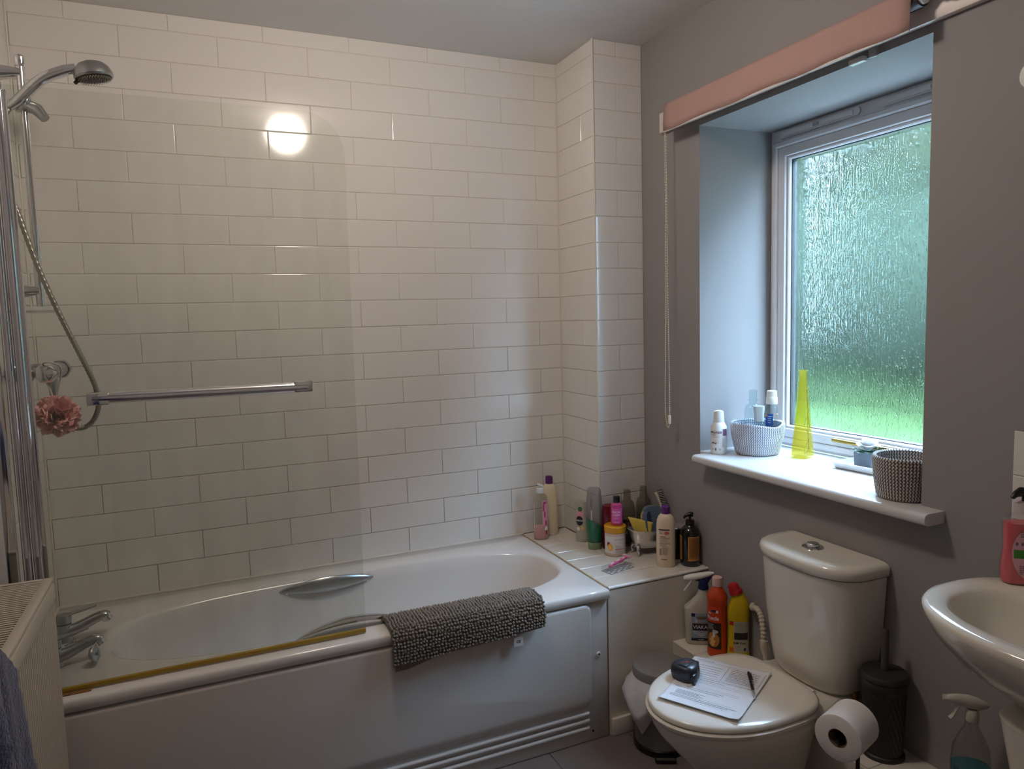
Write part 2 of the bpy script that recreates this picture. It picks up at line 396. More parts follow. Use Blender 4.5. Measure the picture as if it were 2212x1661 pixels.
# head strip with trickle vents sits within the frame's top; sash steps forward in two stages
ringframe('sash_frame', UPVC, WN, WY0+0.022, WY1-0.022, WZ0+0.012, WZ1-0.045, 0.022, 0.530, 0.56, 0.005)
ringframe('sash_frame', UPVC, WN, WY0+0.044, WY1-0.044, WZ0+0.034, WZ1-0.067, 0.034, 0.537, 0.57, 0.003)
ringframe('glazing_bead', UPVC, WN, WY0+0.078, WY1-0.078, WZ0+0.066, WZ1-0.100, 0.013, 0.545, 0.575, 0.004)
ringframe('gasket', RUB, WN, WY0+0.091, WY1-0.091, WZ0+0.079, WZ1-0.113, 0.003, 0.556, 0.578, 0.001)
def pane_mat():
    m = bpy.data.materials.new('rain_glass'); m.use_nodes = True; nt = m.node_tree; nt.nodes.clear(); N = nt.nodes.new; L = nt.links.new
    out = N('ShaderNodeOutputMaterial'); tr = N('ShaderNodeBsdfTransparent'); rf = N('ShaderNodeBsdfRefraction'); gl = N('ShaderNodeBsdfGlossy')
    tr.inputs[0].default_value = (0.93, 0.97, 0.97, 1); rf.inputs['IOR'].default_value = 1.25; rf.inputs['Roughness'].default_value = 0.10
    rf.inputs[0].default_value = (0.95, 1.0, 0.99, 1); gl.inputs['Roughness'].default_value = 0.12
    t = N('ShaderNodeTexCoord'); mp = N('ShaderNodeMapping'); mp.inputs['Scale'].default_value = (1, 230, 9)
    n = N('ShaderNodeTexNoise'); n.inputs['Scale'].default_value = 1.0; n.inputs['Detail'].default_value = 3; L(t.outputs['Object'], mp.inputs[0]); L(mp.outputs[0], n.inputs['Vector'])
    mp2 = N('ShaderNodeMapping'); mp2.inputs['Scale'].default_value = (1, 190, 80); mp2.inputs['Rotation'].default_value = (0.5, 0, 0); v = N('ShaderNodeTexNoise'); v.inputs['Scale'].default_value = 1.0; v.inputs['Detail'].default_value = 1
    L(t.outputs['Object'], mp2.inputs[0]); L(mp2.outputs[0], v.inputs['Vector'])
    pw = N('ShaderNodeMapRange'); pw.inputs['From Min'].default_value = 0.62; pw.inputs['From Max'].default_value = 0.80; L(v.outputs['Fac'], pw.inputs['Value'])
    ad = N('ShaderNodeMath'); ad.operation = 'ADD'; L(n.outputs['Fac'], ad.inputs[0]); L(pw.outputs[0], ad.inputs[1])
    bp = N('ShaderNodeBump'); bp.inputs['Strength'].default_value = 1.0; bp.inputs['Distance'].default_value = 0.0022; L(ad.outputs[0], bp.inputs['Height'])
    L(bp.outputs[0], rf.inputs['Normal']); L(bp.outputs[0], gl.inputs['Normal'])
    m1 = N('ShaderNodeMixShader'); m1.inputs[0].default_value = 0.5; L(tr.outputs[0], m1.inputs[1]); L(rf.outputs[0], m1.inputs[2])
    m2 = N('ShaderNodeMixShader'); m2.inputs[0].default_value = 0.06; L(m1.outputs[0], m2.inputs[1]); L(gl.outputs[0], m2.inputs[2]); L(m2.outputs[0], out.inputs[0])
    return m
nbox('pane', pane_mat(), WN, 0.566, 0.570, WY0+0.092, WY1-0.092, WZ0+0.080, WZ1-0.114)
for y0, y1 in ((-1.035, -0.690), (-1.47, -1.11)):
    bm = bmesh.new(); prism(bm, rrect(abs(y1-y0), 0.026, 0.0125, 5, (y0+y1)/2, 1.5445), 0.5455, 0.538, 'x'); vt = fin(bm, 'trickle_vent', UPVC, WN, angle=50)
    bm = bmesh.new(); prism(bm, rrect(abs(y1-y0)-0.05, 0.016, 0.002, 2, (y0+y1)/2, 1.5445), 0.538, 0.5345, 'x'); fin(bm, 'vent_flap', UPVC, vt, angle=50)
    nbox('vent_slider', mat('grey_slider', srgb(160, 164, 166), 0.4), vt, 0.531, 0.5345, (y0+y1)/2-0.012, (y0+y1)/2+0.012, 1.539, 1.550, 0.001)
h = nbox('window_handle', BRASS, WN, 0.510, 0.520, -1.20, -0.966, 0.474, 0.486, 0.003); lab(h, 'brass window stay')
nbox('handle_base', BRASS, h, 0.520, 0.530, -1.13, -1.07, 0.470, 0.490, 0.003)

# ------------------------------------------------------------------ outdoors
GRASS = mat('lawn_green', srgb(36, 48, 27), 0.9, spec=0.0, var=0.35, vscale=0.8)
o = nbox('lawn', GRASS, None, 0.9, 40, -30, 30, -0.9, -0.75); struct(o).name = 'ground_lawn'; tag(o, 'green lawn outside the window', 'lawn'); 
struct(nbox('bounce_slab', mat('pale_bounce_slab', srgb(140, 140, 134), 0.9, spec=0.0, var=0.1), None, 0.9, 2.7, -12, 14, -0.75, -0.735)).name = 'ground_bounce_slab'  # unseen pale slab, added to bounce daylight up into the window reveal
HEDGE = mat('hedge_leaves', srgb(22, 27, 21), 0.9, spec=0.0, var=0.4, vscale=0.9)
TREE = mat('tree_leaves', srgb(25, 30, 21), 0.9, spec=0.0, var=0.45, vscale=0.7)
def lump(bm, c, r, s):
    vs = ico(bm, c, r, 3, s)
    for v in vs:
        d = (v.co-Vector(c)); v.co += d.normalized()*0.28*r*noise.noise(v.co*1.3)
bm = bmesh.new()
for i in range(20): lump(bm, (9+random.random(), -13+i*1.6, 0.9), 1.5, (1, 1.1, 1.3))
tag(fin(bm, 'hedge', HEDGE, None, angle=180), 'dark green garden hedge seen blurred through the glass', 'hedge')
for i in range(7):  # row raised and run on out of view to block low sky light
    x, y = 14.5+(i % 2)*0.8, -13.5+7.1*i
    t = thing('garden_tree', 'tall leafy garden tree in a row beyond the hedge, extended to block low sky', 'tree', (x, y, -0.75), group='row of trees beyond the hedge')
    bm = bmesh.new(); tube(bm, [(0, 0, 0), (0.05, 0, 1.5), (0, 0.05, 3.0)], [0.22, 0.18, 0.13], 10); fin(bm, 'trunk', mat('bark', srgb(50, 44, 38), 0.9), t)
    bm = bmesh.new()
    for k in range(20): lump(bm, (random.uniform(-0.3, 0.3), -2.3+1.53*(k % 4)+random.uniform(-0.15, 0.15), 2.6+2.0*(k//4)), 1.75, (0.9, 1.0, 1.15))
    fin(bm, 'foliage', TREE, t, angle=180)

# ------------------------------------------------------------------ shelf at the end of the bath, low pipe boxing, skirting
XB = -0.206
o = struct(nbox('wall_shelf_front', CREAM, None, XB+0.002, XW, -0.690, -0.672, FZ, -0.012)); o.name = 'wall_shelf'
o2 = nbox('shelf_bed', GROUT, o, XB+0.002, XW, -0.690, -PD, -0.012, -0.0022)
nbox('shelf_bed', GROUT, o, XB+0.002, -0.0, -PD, -0.001, -0.012, -0.0022)
srows = [(-0.09, -0.001, 0), (-0.19, -0.09, 1), (-0.29, -0.19, 2), (-0.39, -0.29, 3), (-0.49, -0.39, 4), (-0.59, -0.49, 5), (-0.684, -0.59, 6)]
sj = {0: [], 1: [-0.107], 2: [0.04], 3: [-0.04], 4: [0.10], 5: [-0.04], 6: [0.106]}
for v0, v1, k in srows:
    u1 = XW if v0 < -PD else -0.001
    if v0 == -0.29: v0b = v0
    lay(o, lambda u, v: (u, v, 0), (R(-90), 0, 0), XB+0.004, u1, [(v0, v1, k)], lambda k: sj[k], m=SHTILE, jit=0.001)
bm = bmesh.new(); tube(bm, [(XB+0.004, -0.686, -0.005), (XW-0.001, -0.686, -0.005)], 0.0058, 10); fin(bm, 'edge_trim', WHITEP, o)
bm = bmesh.new(); tube(bm, [(XB+0.001, -0.69, -0.0015), (XB+0.001, -0.4, -0.001), (XB+0.001, -0.002, -0.001)], 0.0035, 8); struct(fin(bm, 'trim_5', mat('stained_silicone', srgb(190, 172, 140), 0.6, var=0.3, vscale=30), None))
bx = struct(nbox('wall_pipe_boxing', CREAM, None, 0.062, XW, -2.6, -0.690, FZ, -0.251)); 
nbox('boxing_top', CREAM, bx, 0.060, XW, -0.805, -0.690, -0.251, -0.245, 0.001)
nbox('boxing_top', CREAM, bx, 0.066, XW, -1.500, -0.807, -0.251, -0.245, 0.001)
nbox('boxing_top', CREAM, bx, 0.060, XW, -2.6, -1.502, -0.251, -0.245, 0.001)
o = struct(nbox('baseboard_back', CREAM, None, XB+0.006, 0.062, -0.705, -0.690, FZ, FZ+0.062, 0.004))

# ================================================================== BATH
BT = thing('bathtub', 'white acrylic bathtub with chrome grips along the tiled back wall', 'bathtub', (XL, -0.69, FZ)) 
BO = Vector((XL, -0.69, FZ))
def L3(x, y, z): return (x-BO.x, y-BO.y, z-BO.z)
N_ = 96
def rectpt(t, x0, x1, y0, y1, r=0.03):
    cx, cy, hx, hy = (x0+x1)/2, (y0+y1)/2, (x1-x0)/2, (y1-y0)/2
    c, s = math.cos(t), math.sin(t); k = min(hx/max(abs(c), 1e-9), hy/max(abs(s), 1e-9)); return cx+c*k, cy+s*k
def sring(cx, cy, hx, hy, n, z): return [L3(cx+sup(hx, hy, n, a)[0], cy+sup(hx, hy, n, a)[1], z) for a in angs]
# angles chosen so the rectangle's corners are hit exactly
cxo, cyo, hxo, hyo = -0.985, -0.36, 0.735, 0.252
angs = [2*PI*i/N_ for i in range(N_)]
def rring(x0, x1, y0, y1, z):
    out = []
    for a in angs:
        px, py = sup(hxo, hyo, 2.9, a)   # direction of the matching opening point
        ox, oy = px/hxo, py/hyo
        k = 1/max(abs(ox), abs(oy)); fx_, fy_ = ox*k, oy*k
        out.append(L3((x0+x1)/2+fx_*(x1-x0)/2, (y0+y1)/2+fy_*(y1-y0)/2, z))
    return out
bm = bmesh.new()
X0, X1, Y0, Y1 = XL+0.001, XB-0.001, -0.705, -0.002
rings = [rring(X0, X1, Y0+0.004, Y1, -0.034), rring(X0, X1, Y0, Y1, -0.030), rring(X0, X1, Y0, Y1, -0.008), rring(X0+0.001, X1-0.002, Y0+0.003, Y1-0.001, -0.002), rring(X0+0.004, X1-0.008, Y0+0.010, Y1-0.004, 0.0),
         sring(cxo, cyo, hxo+0.012, hyo+0.012, 2.9, 0.0), sring(cxo, cyo, hxo, hyo, 2.9, -0.003), sring(cxo, cyo, hxo-0.008, hyo-0.008, 2.9, -0.012),
         sring(cxo-0.006, cyo, hxo-0.018, hyo-0.016, 2.9, -0.05), sring(cxo-0.03, cyo, hxo-0.055, hyo-0.03, 2.9, -0.15), sring(cxo-0.06, cyo, hxo-0.11, hyo-0.05, 2.9, -0.26),
         sring(cxo-0.075, cyo, hxo-0.15, hyo-0.075, 2.8, -0.33), sring(cxo-0.08, cyo, hxo-0.20, hyo-0.12, 2.6, -0.365), sring(cxo-0.08, cyo, 0.3, 0.07, 2.2, -0.375)]
loft(bm, rings, cap0=False, cap1=True)
fin(bm, 'tub', ACR, BT, angle=60)
# panel: base sheet, raised field, three ribs
nbox('panel_base', PANEL, BT, *[v for p in zip(L3(XL+0.001, -0.69, FZ+0.001), L3(XB-0.004, -0.672, -0.034)) for v in p], 0.002)
PB = bpy.data.objects['panel_base']
def field():
    out = rrect(1.0, 1.0, 0.01)  # unused
    x0, x1, z0, z1 = XL+0.02, -0.275, -0.392, -0.037
    def ring(d, y, zb):
        pts = []
        r = 0.03-d if d < 0.03 else 0.001
        for (cx, cz, a0) in ((x1-0.03, z1-0.03, 0), (x0+0.03, z1-0.03, 90), (x0+0.03, z0+0.03, 180), (x1-0.03, z0+0.03, 270)):
            for k in range(7):
                a = R(a0+15*k); pts.append(L3(cx+r*math.cos(a), y, cz+r*math.sin(a)+(zb if a0 >= 180 else 0)))
        return pts
    bm = bmesh.new(); loft(bm, [ring(0, -0.690, -0.012), ring(0.003, -0.699, -0.004), ring(0.008, -0.7035, 0.004), ring(0.014, -0.7045, 0.01)], cap0=True)
    return bm
fin(field(), 'panel_field', PANEL, BT, angle=50)
for z in (-0.424, -0.449, -0.475):
    bm = bmesh.new(); pts = [L3(XL+0.06, -0.690, z), L3(XL+0.064, -0.692, z)]+[L3(-1.75+i*0.2, -0.692, z) for i in range(7)]+[L3(-0.29, -0.692, z), L3(-0.284, -0.691, z)]
    tube(bm, pts, [0.003]+[0.0078]*(len(pts)-2)+[0.003], 12); fin(bm, 'rib', PANEL, BT)
def screw_cap(x, z):
    bm = bmesh.new(); lathe(bm, [(0.0, 0.004), (0.0030, 0.004), (0.0032, 0.0052), (0.0068, 0.005), (0.0078, 0.003), (0.0078, 0)], 20)
    c = fin(bm, 'screw_cap', WHITEP, BT, loc=L3(x, -0.690, z), rot=(R(90), 0, 0))
    bm = bmesh.new(); lathe(bm, [(0.0034, 0), (0.0034, 0.0056), (0.001, 0.0056)], 14); fin(bm, 'screw', BLACKP, c)
screw_cap(-0.246, -0.224)
bm = bmesh.new(); lathe(bm, [(0.004, 0), (0.004, 0.0006)], 14); fin(bm, 'screw_hole', BLACKP, BT, loc=L3(-0.272, -0.690, -0.492), rot=(R(90), 0, 0))
# grips
def grip(y, z, sgn):
    bm = bmesh.new(); n = 24; rings = []
    for i in range(n+1):
        t = i/n; x = -1.215+0.337*t; b = math.sin(PI*t)**0.8
        h_ = 0.004+0.026*b; d_ = 0.003+0.009*b; yo = -sgn*(0.012+0.022*b)
        rings.append([L3(x, y+yo+d_*math.cos(a), z+0.010*b+h_*math.sin(a)*0.9) for a in [2*PI*k/14 for k in range(14)]])
    loft(bm, rings); return fin(bm, 'grip_handle', WORN if sgn > 0 else CHROME, BT)
grip(-0.108, -0.03, 1); grip(-0.612, -0.010, -1)
for x in (-1.19, -0.90):
    for y in (-0.116, -0.604):
        bm = bmesh.new(); ico(bm, L3(x, y, -0.035 if y > -0.3 else -0.02), 0.012, 2); fin(bm, 'grip_mount', CHROME, BT)
# overflow / drain
bm = bmesh.new(); lathe(bm, [(0.0, 0.004), (0.012, 0.005), (0.026, 0.003), (0.03, 0.0)], 24, cap0=False); fin(bm, 'drain', WORN, BT, loc=L3(-1.55, -0.36, -0.374))
bm = bmesh.new(); lathe(bm, [(0.0, 0.006), (0.011, 0.006), (0.014, 0.003), (0.0145, 0.0)], 20, cap0=False); lab(fin(bm, 'overflow_cap', mat('scuffed_disc', srgb(190, 184, 176), 0.3), BT, loc=L3(-1.462, -0.150, -0.158), rot=(R(82), 0, 0)), 'small round disc on the tub wall')
# silicone between bath and tiles
bm = bmesh.new(); tube(bm, [(XL, -0.002, 0.002), (XB, -0.002, 0.002)], 0.005, 8); struct(fin(bm, 'trim_6', SIL, None))
bm = bmesh.new(); tube(bm, [(XL+0.002, -0.002, 0.002), (XL+0.002, -0.69, 0.002)], 0.005, 8); struct(fin(bm, 'trim_7', SIL, None))

# ------------------------------------------------------------------ taps
def tap(y, label):
    t = thing('bath_tap', label, 'tap', (-1.840, y, 0.0005), 0, 'pair of chrome bath taps'); t.scale = (0.76, 0.76, 0.70)
    bm = bmesh.new(); lathe(bm, [(0.030, 0), (0.030, 0.006), (0.026, 0.014), (0.024, 0.05), (0.026, 0.06), (0.0255, 0.075)], 28); fin(bm, 'body', WORN, t)
    bm = bmesh.new(); P = cr([(0.0, 0, 0.035), (0.05, 0, 0.052), (0.10, 0, 0.075), (0.135, 0, 0.086), (0.150, 0, 0.078)], 6)
    tube(bm, P, [0.025-0.007*i/len(P) for i in range(len(P))], 16); s = fin(bm, 'spout', WORN, t)
    bm = bmesh.new(); lathe(bm, [(0.017, -0.014), (0.019, -0.012), (0.019, 0.010), (0.015, 0.014)], 20); fin(bm, 'nozzle', CHROME, s, loc=(0.146, 0, 0.074), rot=(0, R(-25), 0))
    bm = bmesh.new(); lathe(bm, [(0.024, 0.077), (0.027, 0.080), (0.028, 0.100), (0.023, 0.116), (0.010, 0.122), (0.0, 0.123)], 28); hd = fin(bm, 'lever_head', WORN, t)
    bm = bmesh.new(); P = [Vector(p) for p in ((0.0, 0, 0.105), (0.03, 0, 0.116), (0.06, 0, 0.122), (0.09, 0, 0.128), (0.115, 0, 0.134))]
    rings = []
    for i, p in enumerate(P):
        w_, hh = (0.020, 0.010) if i == 0 else (0.015-0.0015*i, 0.0075-0.001*i)
        rings.append([(p.x, p.y+w_*math.cos(a), p.z+hh*math.sin(a)) for a in [2*PI*k/14 for k in range(14)]])
    loft(bm, rings); fin(bm, 'lever', WORN, hd)
tap(-0.300, 'chrome lever bath tap, the farther one, by the back wall tiles')
tap(-0.480, 'chrome lever bath tap, the nearer one, beside the hanging plug')
t = thing('bath_plug', 'dull metal bath plug hanging on its chain beside the nearer tap', 'plug', (-1.745, -0.52, 0.0))
bm = bmesh.new(); lathe(bm, [(0.017, 0), (0.021, 0.004), (0.022, 0.010), (0.020, 0.013), (0.006, 0.015), (0.005, 0.022), (0.0, 0.023)], 24); fin(bm, 'stopper', WORN, t, loc=(0, 0, 0.032), rot=(0, R(78), R(-20)))
bm = bmesh.new()
for i, p in enumerate(cr([(0.02, 0, 0.034), (0.0, 0.02, 0.060), (-0.04, 0.03, 0.066), (-0.066, 0.042, 0.055)], 5)): ico(bm, p, 0.0028, 1)
fin(bm, 'chain', WORN, t)

# ------------------------------------------------------------------ shower screen
SG = clear('shower_screen_glass', (0.955, 0.967, 0.952, 1), 0.35, 0.05, srgb(190, 190, 180), 0.015, True)
ss = thing('shower_screen', 'glass bath screen with rounded top corner and chrome post', 'shower screen', (XL, -0.66, 0.0))
def S3(x, y, z): return (x-XL, y+0.66, z)
out = [(-1.805, 0.014), (-1.022, 0.014)]+[(-1.018-0.115+0.115*math.cos(R(a)), 1.497-0.115+0.115*math.sin(R(a))) for a in range(0, 91, 9)]+[(-1.805, 1.497)]
bm = bmesh.new(); prism(bm, [(x-XL, z) for x, z in out], -0.003, 0.003, 'y'); fin(bm, 'glass_door', SG, ss, smooth=False)
bm = bmesh.new(); prism(bm, [(-1.862-XL, 0.014), (-1.845-XL, 0.014), (-1.845-XL, 1.49), (-1.862-XL, 1.5)], -0.003, 0.003, 'y'); fin(bm, 'fixed_panel', SG, ss, smooth=False)
nbox('wall_channel', CHROME, ss, *[v for p in zip(S3(XL+0.001, -0.672, 0.012), S3(-1.862, -0.648, 1.51)) for v in p], 0.003)
nbox('channel_cover', WHITEP, ss, *[v for p in zip(S3(XL+0.001, -0.676, 0.012), S3(-1.884, -0.6725, 1.51)) for v in p], 0.001)
bm = bmesh.new(); tube(bm, [S3(-1.820, -0.66, 0.014), S3(-1.820, -0.66, 1.485)], 0.0115, 20); fin(bm, 'hinge_post', CHROME, ss)
bm = bmesh.new(); tube(bm, [S3(-1.843, -0.662, 0.014), S3(-1.843, -0.662, 1.485)], 0.0105, 20); fin(bm, 'hinge_post', CHROME, ss)
nbox('post_flange', CHROME, ss, *[v for p in zip(S3(-1.811, -0.665, 0.014), S3(-1.800, -0.655, 1.485)) for v in p], 0.002)
bm = bmesh.new(); lathe(bm, [(0.014, 0), (0.015, 0.004), (0.015, 0.014), (0.010, 0.019), (0.0, 0.02)], 20); fin(bm, 'post_cap', CHROME, ss, loc=S3(-1.820, -0.66, 1.484))
YEL = mat('yellowed_seal', srgb(158, 128, 42), 0.35, var=0.25, vscale=12)
nbox('bottom_seal', YEL, ss, *[v for p in zip(S3(-1.81, -0.6655, 0.0035), S3(-1.022, -0.6545, 0.016)) for v in p], 0.002)
bm = bmesh.new(); box(bm, *[v for p in zip(S3(-1.895, -0.676, 0.0005), S3(-1.73, -0.664, 0.003)) for v in p], 0.0012, 1); lab(fin(bm, 'limescale_deposit', mat('rusty_stain', srgb(136, 92, 40), 0.7, var=0.5, vscale=40), ss), 'rusty brown deposit at the foot of the seal')
rl = None
bm = bmesh.new(); tube(bm, [S3(-1.672, -0.693, 0.7500), S3(-1.158, -0.693, 0.7465)], 0.0142, 24); rl = fin(bm, 'towel_rail', CHROME, ss)
for x in (-1.66, -1.168):
    z = 0.7485
    nbox('rail_clamp', CHROME, ss, *[v for p in zip(S3(x-0.024, -0.706, z-0.015), S3(x+0.024, -0.668, z+0.015)) for v in p], 0.0025)
    bm = bmesh.new(); lathe(bm, [(0.015, 0), (0.015, 0.005), (0.0, 0.006)], 18); fin(bm, 'rail_washer', CHROME, ss, loc=S3(x, -0.657, z), rot=(R(-90), 0, 0))

# ------------------------------------------------------------------ shower riser, head, valve, hose
YR = -0.33
rs = thing('shower_riser_rail', 'chrome shower riser rail on the left wall behind the screen', 'shower rail', (XL, YR, 1.0))
xr = -1.822-XL
bm = bmesh.new(); tube(bm, [(xr, 0, -0.012), (xr, 0, 0.66)], 0.0105, 20); fin(bm, 'rail', CHROME, rs)
for z in (0.03, 0.62):
    bm = bmesh.new(); P = [(0.001, 0, z), (0.03, 0, z), (0.06, 0, z+0.002), (xr, 0, z+0.003)]
    rings = [[(p[0], a_*math.cos(t_), p[2]+b_*math.sin(t_)) for t_ in [2*PI*k/18 for k in range(18)]] for p, (a_, b_) in zip(P, ((0.028, 0.026), (0.024, 0.021), (0.019, 0.016), (0.015, 0.012)))]
    loft(bm, rings); fin(bm, 'wall_bracket', CHROME, rs)
bm = bmesh.new(); lathe(bm, [(0.0135, 0), (0.0145, 0.004), (0.0145, 0.024), (0.010, 0.030), (0.0, 0.031)], 20); fin(bm, 'rail_cap', CHROME, rs, loc=(xr, 0, 0.640))
bm = bmesh.new(); lathe(bm, [(0.018, 0), (0.021, 0.006), (0.021, 0.036), (0.016, 0.042)], 20); sl = fin(bm, 'slider', WORN, rs, loc=(xr, 0, 0.520))
bm = bmesh.new(); tube(bm, [(0.005, 0, 0.02), (0.034, -0.012, 0.005), (0.052, -0.02, -0.02)], [0.016, 0.017, 0.012], 14); fin(bm, 'slider_knob', WORN, sl)
bm = bmesh.new()
rings = [[(0.055+0.075*math.cos(t_)*s_, 0.0+0.05*math.sin(t_)*s_, z) for t_ in [2*PI*k/28 for k in range(28)]] for z, s_ in ((0, 0.93), (0.004, 1.0), (0.008, 1.0), (0.008, 0.93), (0.003, 0.9))]
loft(bm, rings); lab(fin(bm, 'soap_dish', clear('clear_plastic', (0.9, 0.91, 0.9, 1), 0.2, 0.05), rs, loc=(0, 0, -0.03)), 'clear plastic soap dish')
# hand shower
hx, hz = -1.822, 1.552
hs = thing('hand_shower', 'chrome hand shower head held at the top of the riser rail', 'shower head', (hx, YR, hz))
P = cr([(-0.030, -0.02, -0.028), (0.0, -0.02, 0.000), (0.05, -0.02, 0.052), (0.10, -0.018, 0.080), (0.135, -0.017, 0.093)], 6)
bm = bmesh.new(); tube(bm, P, [0.011+0.004*min(1, i/6) for i in range(len(P)-6)]+[0.015-0.0005*i for i in range(6)], 18); fin(bm, 'handle', CHROME, hs)
tilt = Euler((0, R(9), 0))
bm = bmesh.new(); lathe(bm, [(0.0, 0.046), (0.018, 0.045), (0.034, 0.038), (0.045, 0.026), (0.050, 0.012), (0.051, 0.004), (0.048, 0.0)], 36, cap0=False)
hd = fin(bm, 'head_shell', WORN, hs, loc=(0.178, -0.017, 0.070), rot=(0, R(-10), 0))
bm = bmesh.new(); lathe(bm, [(0.0, -0.005), (0.02, -0.004), (0.043, -0.001), (0.047, 0.0015)], 36, cap0=False); sp = fin(bm, 'spray_plate', BLACKM, hd)
bm = bmesh.new()
for r_, n_ in ((0.041, 36), (0.034, 30), (0.027, 22), (0.016, 10), (0.008, 6)):
    for i in range(n_):
        a = 2*PI*i/n_; ico(bm, (r_*math.cos(a), r_*math.sin(a), -0.005), 0.0013, 1, (1, 1, 1.6))
stuff(fin(bm, 'nozzles', mat('grey_nozzle', srgb(150, 140, 118), 0.5), hd))
bm = bmesh.new(); tube(bm, [(-0.040, 0, -0.001), (-0.052, 0, -0.010)], [0.006, 0.0045], 10); fin(bm, 'spray_lever', BLACKM, hd)
# valve
vv = thing('shower_valve', 'chrome bar shower valve on the left wall, pink puff hung on it', 'shower valve', (XL, YR, 0.805))
bm = bmesh.new(); tube(bm, [(0.10, 0.09, 0), (0.10, -0.10, 0)], [0.022, 0.022], 24); fin(bm, 'bar_body', WORN, vv)
for y in (-0.10, 0.10):
    bm = bmesh.new(); sgn = 1 if y > 0 else -1
    n_ = 24; prof_ = [(0.024, 0.0), (0.0265, 0.006), (0.0265, 0.022), (0.020, 0.034), (0.006, 0.040), (0.0, 0.040)]
    rings = [[(r_*(1+0.05*math.cos(6*t_))*math.cos(t_), r_*(1+0.05*math.cos(6*t_))*math.sin(t_), z_) for t_ in [2*PI*k/n_ for k in range(n_)]] for r_, z_ in prof_]
    rings = [[(max(abs(a), 1e-6)*math.copysign(1, a), b, c) for a, b, c in r_] for r_ in rings[:-1]]
    loft(bm, rings); fin(bm, 'control_knob', CHROME if y < 0 else WORN, vv, loc=(0.10, y, 0), rot=(R(90 if y < 0 else -90), 0, 0))
for y in (-0.055, 0.055):
    bm = bmesh.new(); tube(bm, [(0.001, y, 0.0), (0.010, y, 0.0), (0.011, y, 0), (0.035, y, 0), (0.036, y, 0), (0.060, y, 0), (0.061, y, 0), (0.10, y, 0)], [0.034, 0.030, 0.017, 0.017, 0.021, 0.021, 0.014, 0.014], 18); fin(bm, 'wall_elbow', WORN, vv)
bm = bmesh.new(); tube(bm, [(0.10, -0.03, -0.01), (0.10, -0.03, -0.05), (0.102, -0.032, -0.10)], [0.013, 0.011, 0.009], 14); fin(bm, 'outlet', WORN, vv)
# hose
HP = cr([(-1.852, YR-0.02, 1.524), (-1.872, YR-0.035, 1.46), (-1.866, YR-0.04, 1.32), (-1.845, YR-0.04, 1.22), (-1.810, YR-0.04, 1.08), (-1.768, YR-0.04, 0.95), (-1.728, YR-0.04, 0.84), (-1.700, YR-0.04, 0.755), (-1.697, YR-0.04, 0.70), (-1.717, YR-0.04, 0.655), (-1.752, YR-0.035, 0.640), (-1.788, YR-0.03, 0.66), (-1.803, YR-0.032, 0.705)], 26)
bm = bmesh.new(); tube(bm, HP, [0.0072+0.0009*math.sin(i*2.1) for i in range(len(HP))], 10)
o = fin(bm, 'shower_hose', STEEL, None, angle=80)
bm2 = None
tag(o, 'ribbed metal shower hose looping from the head down to the valve', 'shower hose')
# bath puff: ruffled net
def ruffle(center, rad, n, m_, parent):
    bm = bmesh.new()
    for k in range(n):
        d = Vector((random.gauss(0, 1), random.gauss(0, 1), random.gauss(0, 0.8))).normalized()
        u = d.orthogonal().normalized(); v = d.cross(u); inner = []; outer = []
        S_ = 22; ph = random.random()*6
        for i in range(S_+1):
            a = 2.3*PI*i/S_; ri = rad*0.18; ro = rad*(0.55+0.3*random.random()*0.3)
            w = 0.22*rad*math.sin(5*a+ph)
            base = d*rad*0.25
            inner.append(bm.verts.new(base+(u*math.cos(a)+v*math.sin(a))*ri)); outer.append(bm.verts.new(base+d*(rad*0.42+w)+(u*math.cos(a)+v*math.sin(a))*ro))
        for i in range(S_): bm.faces.new((inner[i], inner[i+1], outer[i+1], outer[i]))
    return fin(bm, 'net_ruffle', m_, parent)
pf = thing('bath_puff', 'coral pink net bath puff hanging from the shower valve', 'bath puff', (-1.793, YR-0.09, 0.685))
ruffle((0, 0, 0), 0.058, 34, mat('pink_net', srgb(255, 196, 190), 0.8, var=0.1), pf)
bm = bmesh.new(); tube(bm, cr([(0.0, 0, 0.03), (-0.014, 0.01, 0.08), (-0.026, -0.005, 0.115), (-0.018, -0.03, 0.145), (0.0, -0.04, 0.150), (0.020, -0.03, 0.140), (0.020, -0.01, 0.115), (0.008, 0.0, 0.07), (0.002, 0.0, 0.03)], 6), 0.0022, 8); lab(fin(bm, 'cord', mat('white_cord', srgb(226, 220, 212), 0.7), pf), 'white cord loop')

# ------------------------------------------------------------------ bath mat over the rim
MC = mat('grey_chenille', srgb(136, 127, 117), 0.9, var=0.12, vscale=30)
mt = thing('bath_mat', 'grey chenille bath mat draped over the front rim of the bath', 'bath mat', (-0.71, -0.69, 0.0))
def arc(s, off=0.0):
    """path of the folded mat over the rim in the y-z plane; s metres from the inner edge; returns (y,z,ny,nz)"""
    yi, yo, r, zt = -0.604, -0.716, 0.012, 0.006
    segs = [('d', 0.09), ('a', R(90)*r), ('f', abs(yo-yi)-2*r), ('a2', R(90)*r), ('d2', 0.5)]
    if s < 0.09: return (yi+0.0, zt-r-(0.09-s), 1, 0)
    s -= 0.09
    if s < R(90)*r: a = s/r; return (yi-r+r*math.cos(a), zt-r+r*math.sin(a), math.cos(a), math.sin(a))
    s -= R(90)*r
    f = abs(yo-yi)-2*r
    if s < f: return (yi-r-s, zt+0.004*math.sin(PI*s/f), 0, 1)
    s -= f
    if s < R(90)*r: a = s/r; return (yo+r-r*math.sin(a), zt-r+r*math.cos(a), -math.sin(a), math.cos(a))
    s -= R(90)*r; return (yo-0.004*min(1, s/0.03), zt-r-s, -1, 0)
def sag(x, s): return 0.004*math.sin(x*17)*max(0, (s-0.2))/0.15
